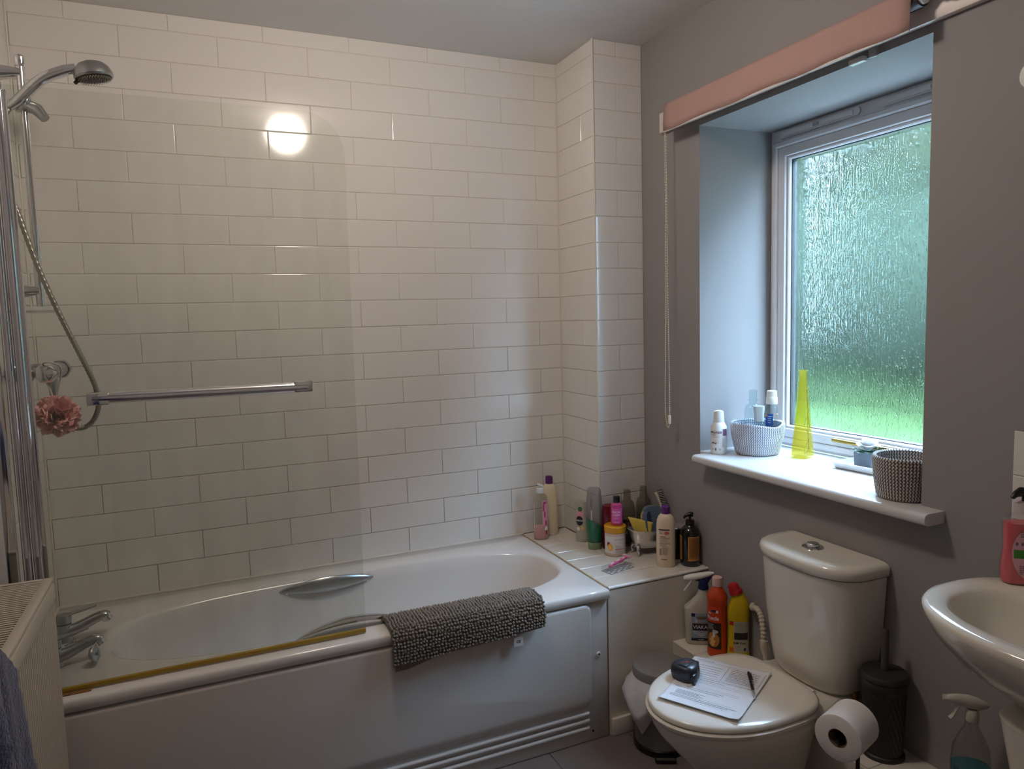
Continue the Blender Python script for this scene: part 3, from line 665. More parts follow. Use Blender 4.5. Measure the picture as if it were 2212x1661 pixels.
bm = bmesh.new(); ws = 0.248
def edge_end(x): return 0.302-0.022*(x+ws)/(2*ws)
for th in (0.0,):
    nx, ns = 30, 26; g = []
    for o_ in (0.001, 0.008):
        gg = []
        for i in range(nx+1):
            x = -ws+2*ws*i/nx; row = []
            for j in range(ns+1):
                s = 0.0+edge_end(x)*j/ns; y, z, ny, nz = arc(s); row.append(bm.verts.new((x, y+0.69+ny*o_+sag(x, s)*ny, z+nz*o_)))
            gg.append(row)
        g.append(gg)
    for gg in g:
        for i in range(nx):
            for j in range(ns): bm.faces.new((gg[i][j], gg[i+1][j], gg[i+1][j+1], gg[i][j+1]))
    a, b = g
    for i in range(nx):
        for j in (0, ns): bm.faces.new((a[i][j], a[i+1][j], b[i+1][j], b[i][j]))
    for j in range(ns):
        for i in (0, nx): bm.faces.new((a[i][j], a[i][j+1], b[i][j+1], b[i][j]))
fin(bm, 'backing', MC, mt)
# lower folded layer that shows under the edge, ribbed
bm = bmesh.new()
nx = 120; top = []; bot = []
for i in range(nx+1):
    x = -ws+0.006+(2*ws-0.16)*i/nx; rb = 0.0016*math.sin(i*1.9)
    e = 0.328-0.075*(i/nx)
    row = []
    for s in (0.24, 0.26, 0.28, 0.30, 0.32):
        s_ = min(s, e); y, z, ny, nz = arc(s_); row.append(bm.verts.new((x, y+0.69+ny*(-0.003)+rb*ny, z-0.002)))
    top.append(row)
for i in range(nx):
    for j in range(4): bm.faces.new((top[i][j], top[i+1][j], top[i+1][j+1], top[i][j+1]))
lab(fin(bm, 'under_layer', MC, mt), 'ribbed underside of the folded mat')
# nubs
proto = bmesh.new(); bmesh.ops.create_icosphere(proto, subdivisions=1, radius=1.0); pv = [v.co.copy() for v in proto.verts]; pf_ = [[v.index for v in f.verts] for f in proto.faces]; proto.free()
V = []; F = []
step = 0.0098
ni = int(2*ws/step)
for i in range(ni+1):
    x = -ws+0.003+i*step; nj = int(edge_end(x)/step)
    slist = []; s = 0.016
    while s < edge_end(x)-0.004:
        slist.append(s); onarc = (0.082 < s < 0.112) or (0.190 < s < 0.220)
        s += step*(0.5 if onarc else 1.0)
    for j, s in enumerate(slist):
        y, z, ny, nz = arc(s); base = len(V)
        dx = random.uniform(-0.0018, 0.0018)+0.003*math.sin(j*0.9+x*30)*0.5; ds = random.uniform(-0.002, 0.002)
        tilt_ = random.uniform(-0.3, 0.3); L_ = 0.0075*random.uniform(0.85, 1.15)
        c = Vector((x+dx, y+0.69+ny*0.0125+sag(x, s)*ny, z+nz*0.0125)); nrm = Vector((tilt_*0.6, ny, nz-0.25*abs(ny))).normalized(); u = nrm.orthogonal().normalized(); v = nrm.cross(u)
        c += Vector((0, -nz, ny*1.0))*ds
        for p in pv: V.append(tuple(c+nrm*p.z*L_+(u*p.x+v*p.y)*0.0046))
        F += [[base+q for q in f] for f in pf_]
me = bpy.data.meshes.new('chenille_pile'); me.from_pydata(V, [], F); me.materials.append(MC)
for p in me.polygons: p.use_smooth = True
stuff(link(me, 'chenille_pile', mt))
nbox('care_label', WHITEP, mt, 0.138, 0.170, -0.036, -0.0345, -0.115, -0.085); cl = bpy.data.objects['care_label']
bm = text_bm('CE', 0.012, 0.02)
for v in bm.verts: v.co = Vector((0.154+v.co.x, -0.0365, -0.100+v.co.y))
fin(bm, 'lettering', INK, cl, smooth=False)

# ================================================================== RADIATOR + towel
RM = mat('radiator_enamel', srgb(196, 187, 173), 0.35)
rx0, rx1, ry0, ry1, rz0, rz1 = XL+0.012, -1.770, -2.15, -0.772, -0.40, 0.340
rd = thing('radiator', 'white ribbed panel radiator with slatted top grille on the left wall', 'radiator', (XL, ry1, rz0))
def Q3(x, y, z): return (x-XL, y-ry1, z-rz0)
# corrugated front panel
bm = bmesh.new(); xs = rx1-0.014; n = 0; pts = []
y = ry1-0.016
while y > ry0+0.02:
    for dy, d in ((0, 0), (0.0045, 0.0), (0.007, 0.004), (0.0115, 0.004), (0.0135, 0.0)): pts.append((y-dy, xs+0.010-d))
    y -= 0.0155
loft(bm, [[Q3(x, yy, z) for yy, x in pts] for z in (rz0+0.045, rz0+0.055, rz1-0.060, rz1-0.050)], closed=False, cap0=False, cap1=False)
fin(bm, 'front_panel', RM, rd, angle=20)
nbox('panel_back', RM, rd, *[v for p in zip(Q3(rx1-0.022, ry0, rz0), Q3(rx1-0.0105, ry1-0.004, rz1-0.012)) for v in p], 0.003)
nbox('top_band', RM, rd, *[v for p in zip(Q3(rx1-0.0103, ry0, rz1-0.052), Q3(rx1-0.001, ry1-0.003, rz1-0.012)) for v in p], 0.004)
nbox('bottom_band', RM, rd, *[v for p in zip(Q3(rx1-0.0103, ry0, rz0+0.004), Q3(rx1-0.001, ry1-0.003, rz0+0.047)) for v in p], 0.004)
nbox('side_panel', RM, rd, *[v for p in zip(Q3(rx0, ry1-0.003, rz0), Q3(rx1-0.006, ry1, rz1-0.004)) for v in p], 0.001)
nbox('rear_panel', RM, rd, *[v for p in zip(Q3(rx0, ry0, rz0), Q3(rx0+0.012, ry1-0.005, rz1-0.012)) for v in p], 0.003)
# grille frame and slats
for nm, a in (('grille_rail', (rx1-0.024, rx1-0.003, ry0, ry1)), ('grille_rail', (rx0, rx0+0.012, ry0, ry1))):
    nbox(nm, RM, rd, *[v for p in zip(Q3(a[0], a[2], rz1-0.010), Q3(a[1], a[3], rz1)) for v in p], 0.002)
nbox('grille_rail', RM, rd, *[v for p in zip(Q3(rx0+0.012, ry1-0.012, rz1-0.010), Q3(rx1-0.024, ry1, rz1)) for v in p], 0.002)
bm = bmesh.new(); box(bm, 0, rx1-0.024-rx0-0.012, -0.0030, 0.0030, -0.003, 0.0, 0.0010, 1); sl0 = fin(bm, 'grille_slat', RM, rd, loc=Q3(rx0+0.012, ry1-0.022, rz1-0.001))
y = ry1-0.0345
while y > ry0+0.01:
    o = sl0.copy(); COL.objects.link(o); o.parent = rd; o.location = Q3(rx0+0.012, y, rz1-0.001); y -= 0.0125
# towel draped over it
TW = mat('navy_towelling', srgb(40, 54, 98), 1.0, var=0.3, vscale=50, bump=0.9, bscale=220, sheen=0.4)
bm = bmesh.new(); g = []
ny_, nz_ = 60, 80
for i in range(ny_+1):
    row = []; t = i/ny_; y = -1.44-0.52*t
    for j in range(nz_+1):
        s = j/nz_*1.16
        top_z = 0.405+0.10*min(1, t*5)
        if s < 0.30: x = -1.885; z = top_z-0.30+s; out_ = 0
        elif s < 0.46: u = (s-0.30)/0.16; x = -1.885+0.15*u; z = top_z+0.035*math.sin(PI*u); out_ = u
        else: u = (s-0.46); x = -1.735; z = top_z-u; out_ = 1
        fold = 0.012*math.sin(t*26+0.6)+0.006*math.sin(t*47+2)
        x += out_*(0.012+0.030*t*0+fold*min(1, max(0, (s-0.4)/0.25)))
        yy = y+0.10*max(0, s-0.46)*(1-t)*1.5
        nzv = noise.noise(Vector((x*60, yy*60, z*60)))*0.003
        row.append(bm.verts.new((x+nzv+0.01*0, yy, z+nzv)))
    g.append(row)
for i in range(ny_):
    for j in range(nz_): bm.faces.new((g[i][j], g[i+1][j], g[i+1][j+1], g[i][j+1]))
tw = fin(bm, 'towel', TW, None)
so = tw.modifiers.new('s', 'SOLIDIFY'); so.thickness = 0.012; so.offset = 0
tag(tw, 'dark navy towel draped over the near end of the radiator', 'towel')

# ================================================================== TOILET
YT = -1.245
tl = thing('toilet', 'white close-coupled toilet with lid down, a form and tape measure on it', 'toilet', (XW, YT, FZ))
def T3(x, y, z): return (x-XW, y-YT, z-FZ)
def egg(xf, xb, xc, hw, nf=2.0, nb=2.6, seg=64):
    pts = []
    for i in range(seg):
        a = 2*PI*i/seg; c = math.cos(a)
        if c < 0: px, py = sup(xc-xf, hw, nf, a)
        else: px, py = sup(xb-xc, hw, nb, a)
        pts.append((xc+px, YT+py))
    return pts
def ering(z, *a, **k): return [T3(x, y, z) for x, y in egg(*a, **k)]
bm = bmesh.new()
loft(bm, [ering(FZ+0.0, -0.235, 0.04, -0.08, 0.105, 2.2, 3), ering(FZ+0.015, -0.235, 0.04, -0.08, 0.105, 2.2, 3), ering(FZ+0.03, -0.22, 0.035, -0.08, 0.095, 2.2, 3),
          ering(FZ+0.12, -0.215, 0.045, -0.08, 0.098, 2.1, 3), ering(FZ+0.20, -0.255, 0.050, -0.10, 0.118, 2.0, 3), ering(FZ+0.28, -0.325, 0.056, -0.13, 0.148, 2.0, 3),
          ering(FZ+0.34, -0.375, 0.056, -0.15, 0.168, 2.0, 3), ering(FZ+0.37, -0.392, 0.056, -0.15, 0.176, 2.0, 3), ering(FZ+0.385, -0.394, 0.056, -0.15, 0.177, 2.0, 3), ering(FZ+0.391, -0.388, 0.05, -0.15, 0.172, 2.0, 3)])
fin(bm, 'bowl', CERAM, tl, angle=50)
# rear deck that carries the cistern
dk = [(-0.02, 0.168), (0.05, 0.150), (0.10, 0.130), (0.160, 0.128), (0.212, 0.128)]
bm = bmesh.new()
def dring(s, z):
    p = [(x, YT+y-s) for x, y in dk]+[(x, YT-y+s) for x, y in reversed(dk)]
    return [T3(x, y, z) for x, y in p]
loft(bm, [dring(0.045, -0.215), dring(0.015, -0.175), dring(0.0, -0.158), dring(0.0, -0.140), dring(0.006, -0.134)]); fin(bm, 'rear_deck', CERAM, tl, angle=60)
# seat and lid
bm = bmesh.new()
loft(bm, [ering(-0.134, -0.398, 0.030, -0.15, 0.176, 2.0, 3.6), ering(-0.131, -0.404, 0.036, -0.15, 0.183, 2.0, 3.6), ering(-0.122, -0.405, 0.037, -0.15, 0.184, 2.0, 3.6), ering(-0.118, -0.398, 0.030, -0.15, 0.177, 2.0, 3.6)]); fin(bm, 'seat', SEATM, tl, angle=60)
bm = bmesh.new()
loft(bm, [ering(-0.117, -0.392, 0.034, -0.15, 0.172, 2.0, 3.8), ering(-0.114, -0.399, 0.040, -0.15, 0.179, 2.0, 3.8), ering(-0.106, -0.399, 0.040, -0.15, 0.179, 2.0, 3.8), ering(-0.1005, -0.392, 0.034, -0.15, 0.172, 2.0, 3.8), ering(-0.099, -0.370, 0.02, -0.15, 0.155, 2.0, 3.4), ering(-0.0985, -0.27, -0.05, -0.15, 0.08, 2.0, 2.6)])
fin(bm, 'lid', SEATM, tl, angle=60)
for y in (-0.075, 0.075):
    bm = bmesh.new(); tube(bm, [T3(0.048, YT+y-0.018, -0.122), T3(0.048, YT+y+0.018, -0.122)], 0.010, 14); fin(bm, 'hinge', SEATM, tl)
# cistern
def crv(hw, D, n=2.7, back=0.212, seg=30, e=0.0):
    Y_ = YT-0.008; pts = [(back, Y_-hw-e)]
    for i in range(seg+1):
        a = -PI/2+PI*i/seg; px, py = sup(D, hw, n, a); pts.append((back-0.045-px*(D-0.045+e)/D if True else 0, Y_+py*(hw+e)/hw))
    pts.append((back, Y_+hw+e)); return pts
bm = bmesh.new()
loft(bm, [[T3(x, y, z) for x, y in crv(hw, D)] for z, hw, D in ((-0.134, 0.105, 0.120), (-0.128, 0.128, 0.132), (-0.112, 0.140, 0.140), (-0.06, 0.150, 0.147), (0.06, 0.164, 0.160), (0.206, 0.173, 0.170))])
ci = fin(bm, 'cistern', CERAM, tl, angle=60)
bm = bmesh.new()
loft(bm, [[T3(x, y, z) for x, y in crv(0.173, 0.170, e=e)] for z, e in ((0.209, 0.002), (0.211, 0.006), (0.230, 0.008), (0.240, 0.003), (0.245, -0.008), (0.2465, -0.03))]); fin(bm, 'cistern_lid', CERAM, tl, angle=60)
bm = bmesh.new(); lathe(bm, [(0.030, 0), (0.029, 0.003), (0.021, 0.006), (0.020, 0.0045), (0.0, 0.0045)], 32); fb = fin(bm, 'flush_button', CHROME, tl, loc=T3(0.140, YT+0.003, 0.2465))
bm = bmesh.new(); lathe(bm, [(0.018, 0.004), (0.018, 0.010), (0.015, 0.013), (0.0, 0.0135)], 28); fin(bm, 'button_cap', CHROME, fb)
HW_ = mat('ivory_plastic', srgb(206, 196, 176), 0.5)
P = cr([(XW-0.002, -0.918, -0.058), (0.195, -0.940, -0.055), (0.185, -0.975, -0.045), (0.182, -0.995, -0.062), (0.180, -1.006, -0.098), (0.180, -1.010, -0.135)], 12)
bm = bmesh.new(); tube(bm, [T3(*p) for p in P], [0.0088+0.0016*math.sin(i*1.6)*(1 if i > 18 else 0.2) for i in range(len(P))], 12)
hs_ = fin(bm, 'water_hose', HW_, tl, angle=80); bm = bmesh.new(); tube(bm, [T3(0.18, -1.010, -0.135), T3(0.18, -1.012, -0.16), T3(0.18, -1.018, -0.185), T3(0.18, -1.022, -0.245)], [0.013, 0.013, 0.008, 0.007], 14); fin(bm, 'hose_sleeve', HW_, hs_)
bm = bmesh.new(); tube(bm, [T3(0.15, -1.385, -0.245), T3(0.15, -1.385, -0.19), T3(0.15, -1.385, -0.188), T3(0.15, -1.385, -0.165), T3(0.15, -1.385, -0.163), T3(0.15, -1.385, -0.118)], [0.0065, 0.0065, 0.012, 0.012, 0.0065, 0.010], 12); lab(fin(bm, 'supply_pipe', BRASS, tl), 'dull brass supply pipe under the cistern')

# ------------------------------------------------------------------ form, tape measure, pen on the lid
PAP = mat('white_paper', srgb(226, 228, 234), 0.7)
LT = -0.0985
p4, p1, p2, p3 = [Vector(q) for q in ((-0.368, -1.205), (-0.135, -1.062), (-0.010, -1.243), (-0.258, -1.390))]
pp = thing('paper_form', 'printed white form lying on the toilet lid under the tape measure', 'form', (-0.2, -1.22, LT))
def pfm(u, v, e=0.0):
    q = p4.lerp(p1, u).lerp(p3.lerp(p2, u), v)          # u along the long side, v towards the camera side
    # keep the sheet rectangular-ish
    lift = 0.010*max(0, u-0.8)/0.2*(0.3)+0.004*max(0, (v-0.9))/0.1+0.006*max(0, 0.12-u)/0.12
    return (q.x+0.2, q.y+1.22, 0.0012+lift+e)
bm = bmesh.new(); g = [[bm.verts.new(pfm(i/40, j/30)) for j in range(31)] for i in range(41)]
for i in range(40):
    for j in range(30): bm.faces.new((g[i][j], g[i+1][j], g[i+1][j+1], g[i][j+1]))
sh = fin(bm, 'sheet', PAP, pp); s2 = sh.modifiers.new('s', 'SOLIDIFY'); s2.thickness = 0.0006; s2.offset = -1
bm = bmesh.new()
def pr(u0, u1, v0, v1):
    n_ = max(1, int(abs(v1-v0)/0.08))
    for i in range(n_):
        a, b = v0+(v1-v0)*i/n_, v0+(v1-v0)*(i+1)/n_
        bm.faces.new([bm.verts.new(pfm(u_, v_, 0.0009)) for u_, v_ in ((u0, a), (u1, a), (u1, b), (u0, b))])
def prow(u, v0, v1, th=0.004, br=True):
    v = v0
    while v < v1:
        l = random.uniform(0.012, 0.045) if br else v1-v0
        pr(u-th/2, u+th/2, v, min(v+l*0.82, v1)); v += l
for i in range(4): prow(0.27-0.022*i, 0.12, 0.42+0.06*random.random(), 0.006)
for u, a, b in ((0.33, 0.07, 0.62), (0.36, 0.20, 0.66), (0.17, 0.08, 0.90), (0.145, 0.08, 0.80), (0.60, 0.30, 0.95), (0.56, 0.28, 0.60)): prow(u, a, b, 0.006)
for u in (0.53, 0.50, 0.42, 0.39): prow(u, 0.30, 0.95, 0.0022, False)
for u in (0.20, 0.115): prow(u, 0.40, 0.93, 0.002, False)
for i in range(9): prow(0.90-0.030*i, 0.55, 0.90, 0.007)
for i in range(5): prow(0.86-0.045*i, 0.12, 0.44, 0.006)
for u in (0.93, 0.63): prow(u, 0.08, 0.96, 0.0022, False)
for v in (0.08, 0.50, 0.96): pr(0.63, 0.93, v-0.0018, v+0.0018)
prow(0.955, 0.05, 0.3, 0.006)
fin(bm, 'printed_lines', mat('form_ink', srgb(70, 76, 96), 0.8), sh, smooth=False)
# tape measure
tp = thing('tape_measure', 'black rubber-cased tape measure on the paper form', 'tape measure', (-0.232, -1.150, LT+0.002), R(20))
bm = bmesh.new(); seg = 40; rings = []
for z, s_ in ((0, 0.90), (0.004, 0.98), (0.012, 1.0), (0.026, 1.0), (0.034, 0.96), (0.040, 0.84), (0.043, 0.60), (0.044, 0.3)):
    r_ = []
    for i in range(seg):
        a = 2*PI*i/seg; rad = 0.040*(1+0.10*math.cos(a-0.9)-0.05*math.cos(2*a)+0.05*math.cos(3*a+0.6))
        if 0.008 < z < 0.036: rad += 0.0012*math.cos(12*a)
        r_.append((rad*s_*math.cos(a)*1.0, rad*s_*math.sin(a)*0.92, z))
    rings.append(r_)
loft(bm, rings); fin(bm, 'case', mat('black_rubber_case', srgb(42, 46, 52), 0.35, var=0.1), tp, angle=60)
nbox('belt_hook', BLACKP, tp, 0.036, 0.048, -0.012, 0.006, 0.010, 0.034, 0.003)
nbox('lock_button', BLACKP, tp, -0.030, -0.008, -0.042, -0.030, 0.004, 0.030, 0.004)
bd = nbox('badge', mat('badge_grey', srgb(58, 62, 70), 0.3), tp, -0.022, 0.020, -0.014, 0.014, 0.0438, 0.0448, 0.0004)
nbox('silver_mark', CHROME, bd, -0.018, -0.004, 0.002, 0.011, 0.0449, 0.0455); nbox('silver_mark', CHROME, bd, 0.002, 0.018, -0.012, -0.005, 0.0449, 0.0455)
nbox('red_mark', mat('red_print', srgb(190, 60, 40), 0.5), bd, -0.004, 0.008, -0.003, 0.001, 0.0449, 0.0453)
# pen
a_, b_ = Vector((-0.066, -1.212)), Vector((-0.152, -1.334))
dirp = (b_-a_); ln = 0.142; ang = math.atan2(dirp.y, dirp.x)
pn = thing('ballpoint_pen', 'slim dark ballpoint pen with silver tip on the paper form', 'pen', (a_.x, a_.y, LT+0.0075), 0, rot=(0, 0, ang))
bm = bmesh.new(); tube(bm, [(0.006, 0, 0), (0.02, 0, 0), (0.105, 0, 0)], [0.0042, 0.0046, 0.0046], 14); fin(bm, 'barrel', mat('dark_pen_metal', srgb(40, 30, 36), 0.25, metal=0.3), pn)
bm = bmesh.new(); tube(bm, [(0.105, 0, 0), (0.118, 0, 0), (0.140, 0, -0.001), (0.143, 0, -0.001)], [0.0046, 0.0045, 0.0020, 0.0010], 14); fin(bm, 'tip', CHROME, pn)
bm = bmesh.new(); tube(bm, [(-0.002, 0, 0), (0.006, 0, 0)], [0.0026, 0.0026], 12); fin(bm, 'push_button', CHROME, pn)
nbox('clip', mat('dark_pen_metal', (0, 0, 0)), pn, 0.008, 0.045, 0.0045, 0.0062, 0.001, 0.004, 0.0006)

# ------------------------------------------------------------------ pedal bin
bn = thing('pedal_bin', 'grey pedal bin with white liner between shelf panel and toilet', 'bin', (-0.075, -0.805, FZ), R(-28))
GB = mat('grey_bin_enamel', srgb(118, 116, 114), 0.35)
bm = bmesh.new(); lathe(bm, [(0.088, 0.0), (0.092, 0.004), (0.092, 0.022), (0.089, 0.024)], 48); fin(bm, 'base_ring', BLACKP, bn)
bm = bmesh.new(); lathe(bm, [(0.088, 0.02), (0.088, 0.245), (0.086, 0.245)], 48); fin(bm, 'body', GB, bn)
bm = bmesh.new(); lathe(bm, [(0.090, 0.248), (0.093, 0.250), (0.093, 0.272), (0.090, 0.278), (0.078, 0.282), (0.0, 0.284)], 48); fin(bm, 'lid', mat('grey_bin_lid', srgb(138, 136, 134), 0.45), bn)
bm = bmesh.new(); box(bm, -0.034, 0.034, -0.120, -0.080, 0.006, 0.014, 0.003); pd_ = fin(bm, 'pedal', BLACKP, bn)
nbox('pedal_plate', mat('steel_plate', (0.6, 0.55, 0.48, 1), 0.3, metal=1.0), pd_, -0.030, 0.030, -0.118, -0.108, 0.0142, 0.0155)
bm = bmesh.new(); seg = 72; rings = []
for k in range(13):
    z = 0.250-0.012*k; r_ = []
    for i in range(seg):
        a = 2*PI*i/seg; left = max(0, math.cos(a-R(215)))
        hang = 0.35+0.65*left
        zz = 0.250-(0.250-z)*hang*(1.0+0.25*math.sin(a*5+1))
        bul = (0.012+0.020*left)*math.sin(PI*min(1, k/12*1.0))*1.1+0.010*left*(k/12)
        rad = 0.0895+bul+0.006*noise.noise(Vector((math.cos(a)*3, math.sin(a)*3, k*0.35)))*k/4
        r_.append((rad*math.cos(a), rad*math.sin(a), zz+0.006*noise.noise(Vector((a*4, k*0.5, 2)))))
    rings.append(r_)
loft(bm, rings, False, False)
LN = mat('thin_white_bag', srgb(214, 216, 220), 0.35, bump=0.6, bscale=45)
lab(fin(bm, 'bin_liner', LN, bn), 'crumpled white plastic liner folded over the rim')

# ------------------------------------------------------------------ toilet brush
BRX, BRY = 0.154, -1.470
tb = thing('toilet_brush', 'dark brown ribbed toilet brush holder between toilet and basin', 'toilet brush', (BRX, BRY, -0.245), 0)
DB = mat('dark_brown_plastic', srgb(44, 40, 37), 0.5, var=0.05)
bm = bmesh.new(); rings = []; seg = 120
for k in range(41):
    z = 0.012+0.165*k/40; r_ = []
    for i in range(seg):
        a = 2*PI*i/seg; rad = 0.046+0.006*(k/40)+0.0015*math.sin(26*a+z*190); r_.append((rad*math.cos(a), rad*math.sin(a)*1.0, z))
    rings.append(r_)
rings = [[(0.052*math.cos(2*PI*i/seg), 0.052*math.sin(2*PI*i/seg), z) for i in range(seg)] for z in (0.0, 0.006)]+[[(0.048*math.cos(2*PI*i/seg), 0.048*math.sin(2*PI*i/seg), 0.012) for i in range(seg)]]+rings
rings += [[(r_*math.cos(2*PI*i/seg), r_*math.sin(2*PI*i/seg), z) for i in range(seg)] for r_, z in ((0.052, 0.180), (0.055, 0.184), (0.056, 0.205), (0.054, 0.208))]
loft(bm, rings); fin(bm, 'holder', DB, tb, angle=60)
bm = bmesh.new(); lathe(bm, [(0.056, 0.208), (0.0585, 0.211), (0.0585, 0.219), (0.055, 0.224), (0.03, 0.227), (0.0, 0.228)], 48, ell=0.98); fin(bm, 'lid', DB, tb)
bm = bmesh.new(); tube(bm, [(0, 0, 0.227), (0, 0, 0.335), (0, 0, 0.339)], [0.0095, 0.0095, 0.007], 18); fin(bm, 'handle', mat('dark_handle', srgb(70, 64, 60), 0.4), tb)

# ------------------------------------------------------------------ toilet roll on its stand
ra = R(18); RC = Vector((-0.100, -1.549, -0.092))
ax = Vector((math.cos(ra), math.sin(ra), 0))
tr_ = thing('toilet_roll', 'white toilet roll on a black stand in front of the toilet brush', 'toilet roll', (RC.x+ax.x*0.05, RC.y+ax.y*0.05, RC.z))
tr_.rotation_euler = (0, 0, ra)
bm = bmesh.new(); prof = [(0.0225, -0.05), (0.0225, -0.0505), (0.053, -0.0505), (0.0555, -0.049), (0.0555, 0.049), (0.053, 0.0505), (0.0225, 0.0505)]
rings = [[(z, r_*math.cos(2*PI*i/48), r_*math.sin(2*PI*i/48)) for i in range(48)] for r_, z in prof]; loft(bm, rings+[rings[0]], False, False)
fin(bm, 'paper', mat('tissue_paper', srgb(232, 228, 224), 0.95, var=0.03, vscale=60, bump=0.35, bscale=260), tr_)
bm = bmesh.new(); rings = [[(z, r_*math.cos(2*PI*i/36), r_*math.sin(2*PI*i/36)) for i in range(36)] for r_, z in ((0.0222, -0.050), (0.0222, 0.050), (0.0205, 0.050), (0.0205, -0.050), (0.0222, -0.050))]; loft(bm, rings, False, False)
lab(fin(bm, 'card_tube', mat('brown_card', srgb(96, 76, 62), 0.9), tr_), 'brown cardboard tube')
st = thing('toilet_roll_stand', 'black metal floor stand holding the toilet roll', 'toilet roll stand', (RC.x+ax.x*0.118, RC.y+ax.y*0.118, FZ), ra)
zr = RC.z-FZ-0.009
bm = bmesh.new(); P = [(0, 0, 0.01)]+[(0, 0, zr-0.02)]+[(-0.002*0, 0, zr-0.008), (-0.004, 0, zr-0.002), (-0.012, 0, zr)]+[(-0.120, 0, zr)]
tube(bm, P, 0.005, 12); fin(bm, 'pole', BLACKP, st)
bm = bmesh.new(); lathe(bm, [(0.085, 0), (0.085, 0.008), (0.080, 0.012), (0.0, 0.013)], 40); fin(bm, 'base', BLACKP, st, loc=(-0.058, 0, 0))

# ================================================================== BASIN
BZ = 0.300; BY = -1.974
bs = thing('wash_basin', 'white ceramic pedestal wash basin at the right edge of the photo', 'wash basin', (XW, BY, FZ))
def B3(x, y, z): return (x-XW, y-BY, z-FZ+(0.016 if z > -0.1 else 0))
def half(hw, D, n, back=XW-0.001, seg=64):
    xb = back; xc = back-0.19*D/0.395 if D > 0.3 else back-D*0.48; pts = []
    for i in range(seg):
        a = 2*PI*i/seg; c = math.cos(a)
        px, py = sup(xc-(back-D), hw, n, a) if c < 0 else sup(xb-xc, hw, 3.0, a)
        pts.append((xc+px, BY+py))
    return pts
bm = bmesh.new()
def bell(D, hw, z, n=2.15): return [B3(x, y, z) for x, y in half(hw, D, n)]
loft(bm, [bell(0.16, 0.10, 0.10), bell(0.20, 0.13, 0.115), bell(0.275, 0.185, 0.150), bell(0.335, 0.228, 0.195), bell(0.375, 0.258, 0.245), bell(0.390, 0.271, 0.280), bell(0.392, 0.273, 0.294), bell(0.386, 0.269, 0.300), bell(0.372, 0.259, 0.303)], cap0=True, cap1=False)
# rim top and bowl: radial loft from outer loop to oval loop
loopo = bell(0.372, 0.259, 0.303)
def oval(cx, hx_, hy_, z, n=2.3):
    ctr = Vector(B3(cx, BY, 0)); res = []
    for p in loopo:
        d = Vector((p[0]-ctr.x, p[1]-ctr.y)); a = math.atan2(d.y/hy_, d.x/hx_)
        px, py = sup(hx_, hy_, n, a); res.append((ctr.x+px, ctr.y+py, z-FZ+0.016))
    return res
cxb = 0.02
loft(bm, [loopo, oval(cxb, 0.150, 0.226, 0.300), oval(cxb, 0.143, 0.219, 0.294), oval(cxb, 0.136, 0.211, 0.270), oval(cxb, 0.120, 0.200, 0.225), oval(cxb, 0.09, 0.15, 0.180), oval(cxb, 0.045, 0.07, 0.163), oval(cxb, 0.015, 0.02, 0.160)], cap0=False, cap1=True)
bmesh.ops.remove_doubles(bm, verts=bm.verts[:], dist=0.0006)
fin(bm, 'bowl', CERAM, bs, angle=60)
bm = bmesh.new(); rings = []
for z, hw, D in ((FZ, 0.10, 0.16), (FZ+0.03, 0.095, 0.15), (-0.2, 0.075, 0.13), (0.02, 0.078, 0.135), (0.12, 0.095, 0.15)): rings.append([B3(x, y, z) for x, y in half(hw, D, 2.6, back=0.058)])
loft(bm, rings); fin(bm, 'pedestal', CERAM, bs, angle=60)
# splashback
sb = thing('splashback', 'white tiled splashback above the basin', 'splashback', (XW, -1.733, 0.320))
for i in range(2):
    for r_ in range(4):
        z0 = 0.303 + (0.0 if r_ == 0 else 0.023+0.0995*(r_-1)); z1 = 0.303+0.023+0.0995*r_
        if z1 > 0.612: z1 = 0.625
        if z1-z0 < 0.01: continue
        o = bpy.data.objects.new('tile', tile_mesh(0.3-G, z1-z0-G)); COL.objects.link(o); o.parent = sb; o.location = (-0.007, -0.15-0.3*i, (z0+z1)/2-0.303); o.rotation_euler = (0, 0, R(-90))
nbox('backing', GROUT, sb, -0.005, 0.0, -0.6, 0.0, 0.0, 0.319)
# soap bottle
so_ = Vessel([(0.0, 0.036, 0.020, 2.6), (0.004, 0.039, 0.023, 2.6), (0.03, 0.040, 0.024, 2.6), (0.065, 0.036, 0.022, 2.6), (0.10, 0.037, 0.023, 2.6), (0.118, 0.038, 0.023, 2.6), (0.126, 0.030, 0.018, 2.4), (0.130, 0.015, 0.013, 2.0), (0.145, 0.014, 0.014, 2.0)])
sx0, sy0 = 0.176, -1.782
sp_ = thing('hand_soap_bottle', 'pink liquid hand soap bottle standing on the wash basin', 'soap bottle', (sx0, sy0, 0.3195), face_cam(sx0, sy0, 0.45)); sp_.scale = (1.06, 1.0, 1.17)
so_.mesh('bottle', clear('clear_pet', (0.93, 0.93, 0.93, 1), 0.3, 0.04), sp_)
lq = Vessel([(z, max(a-0.0018, 0.002), max(b-0.0018, 0.002), n, 0, 0) for z, a, b, n, _, _ in so_.s if z <= 0.101]+[(0.113, 0.035, 0.021, 2.6)])
lq.mesh('liquid_soap', mat('pink_soap', srgb(214, 84, 92), 0.2, trans=0.0), sp_)
lb = so_.patch('back_label', mat('mauve_label', srgb(214, 160, 172), 0.5), sp_, -0.030, 0.034, 0.012, 0.106, shape=DISC)
so_.rects('green_panel', mat('label_green', srgb(60, 130, 40), 0.5), lb, [(-0.026, -0.002, 0.050, 0.066)])
so_.rects('barcode', WHITEP, lb, [(0.004, 0.028, 0.046, 0.074)], eps=0.0006)
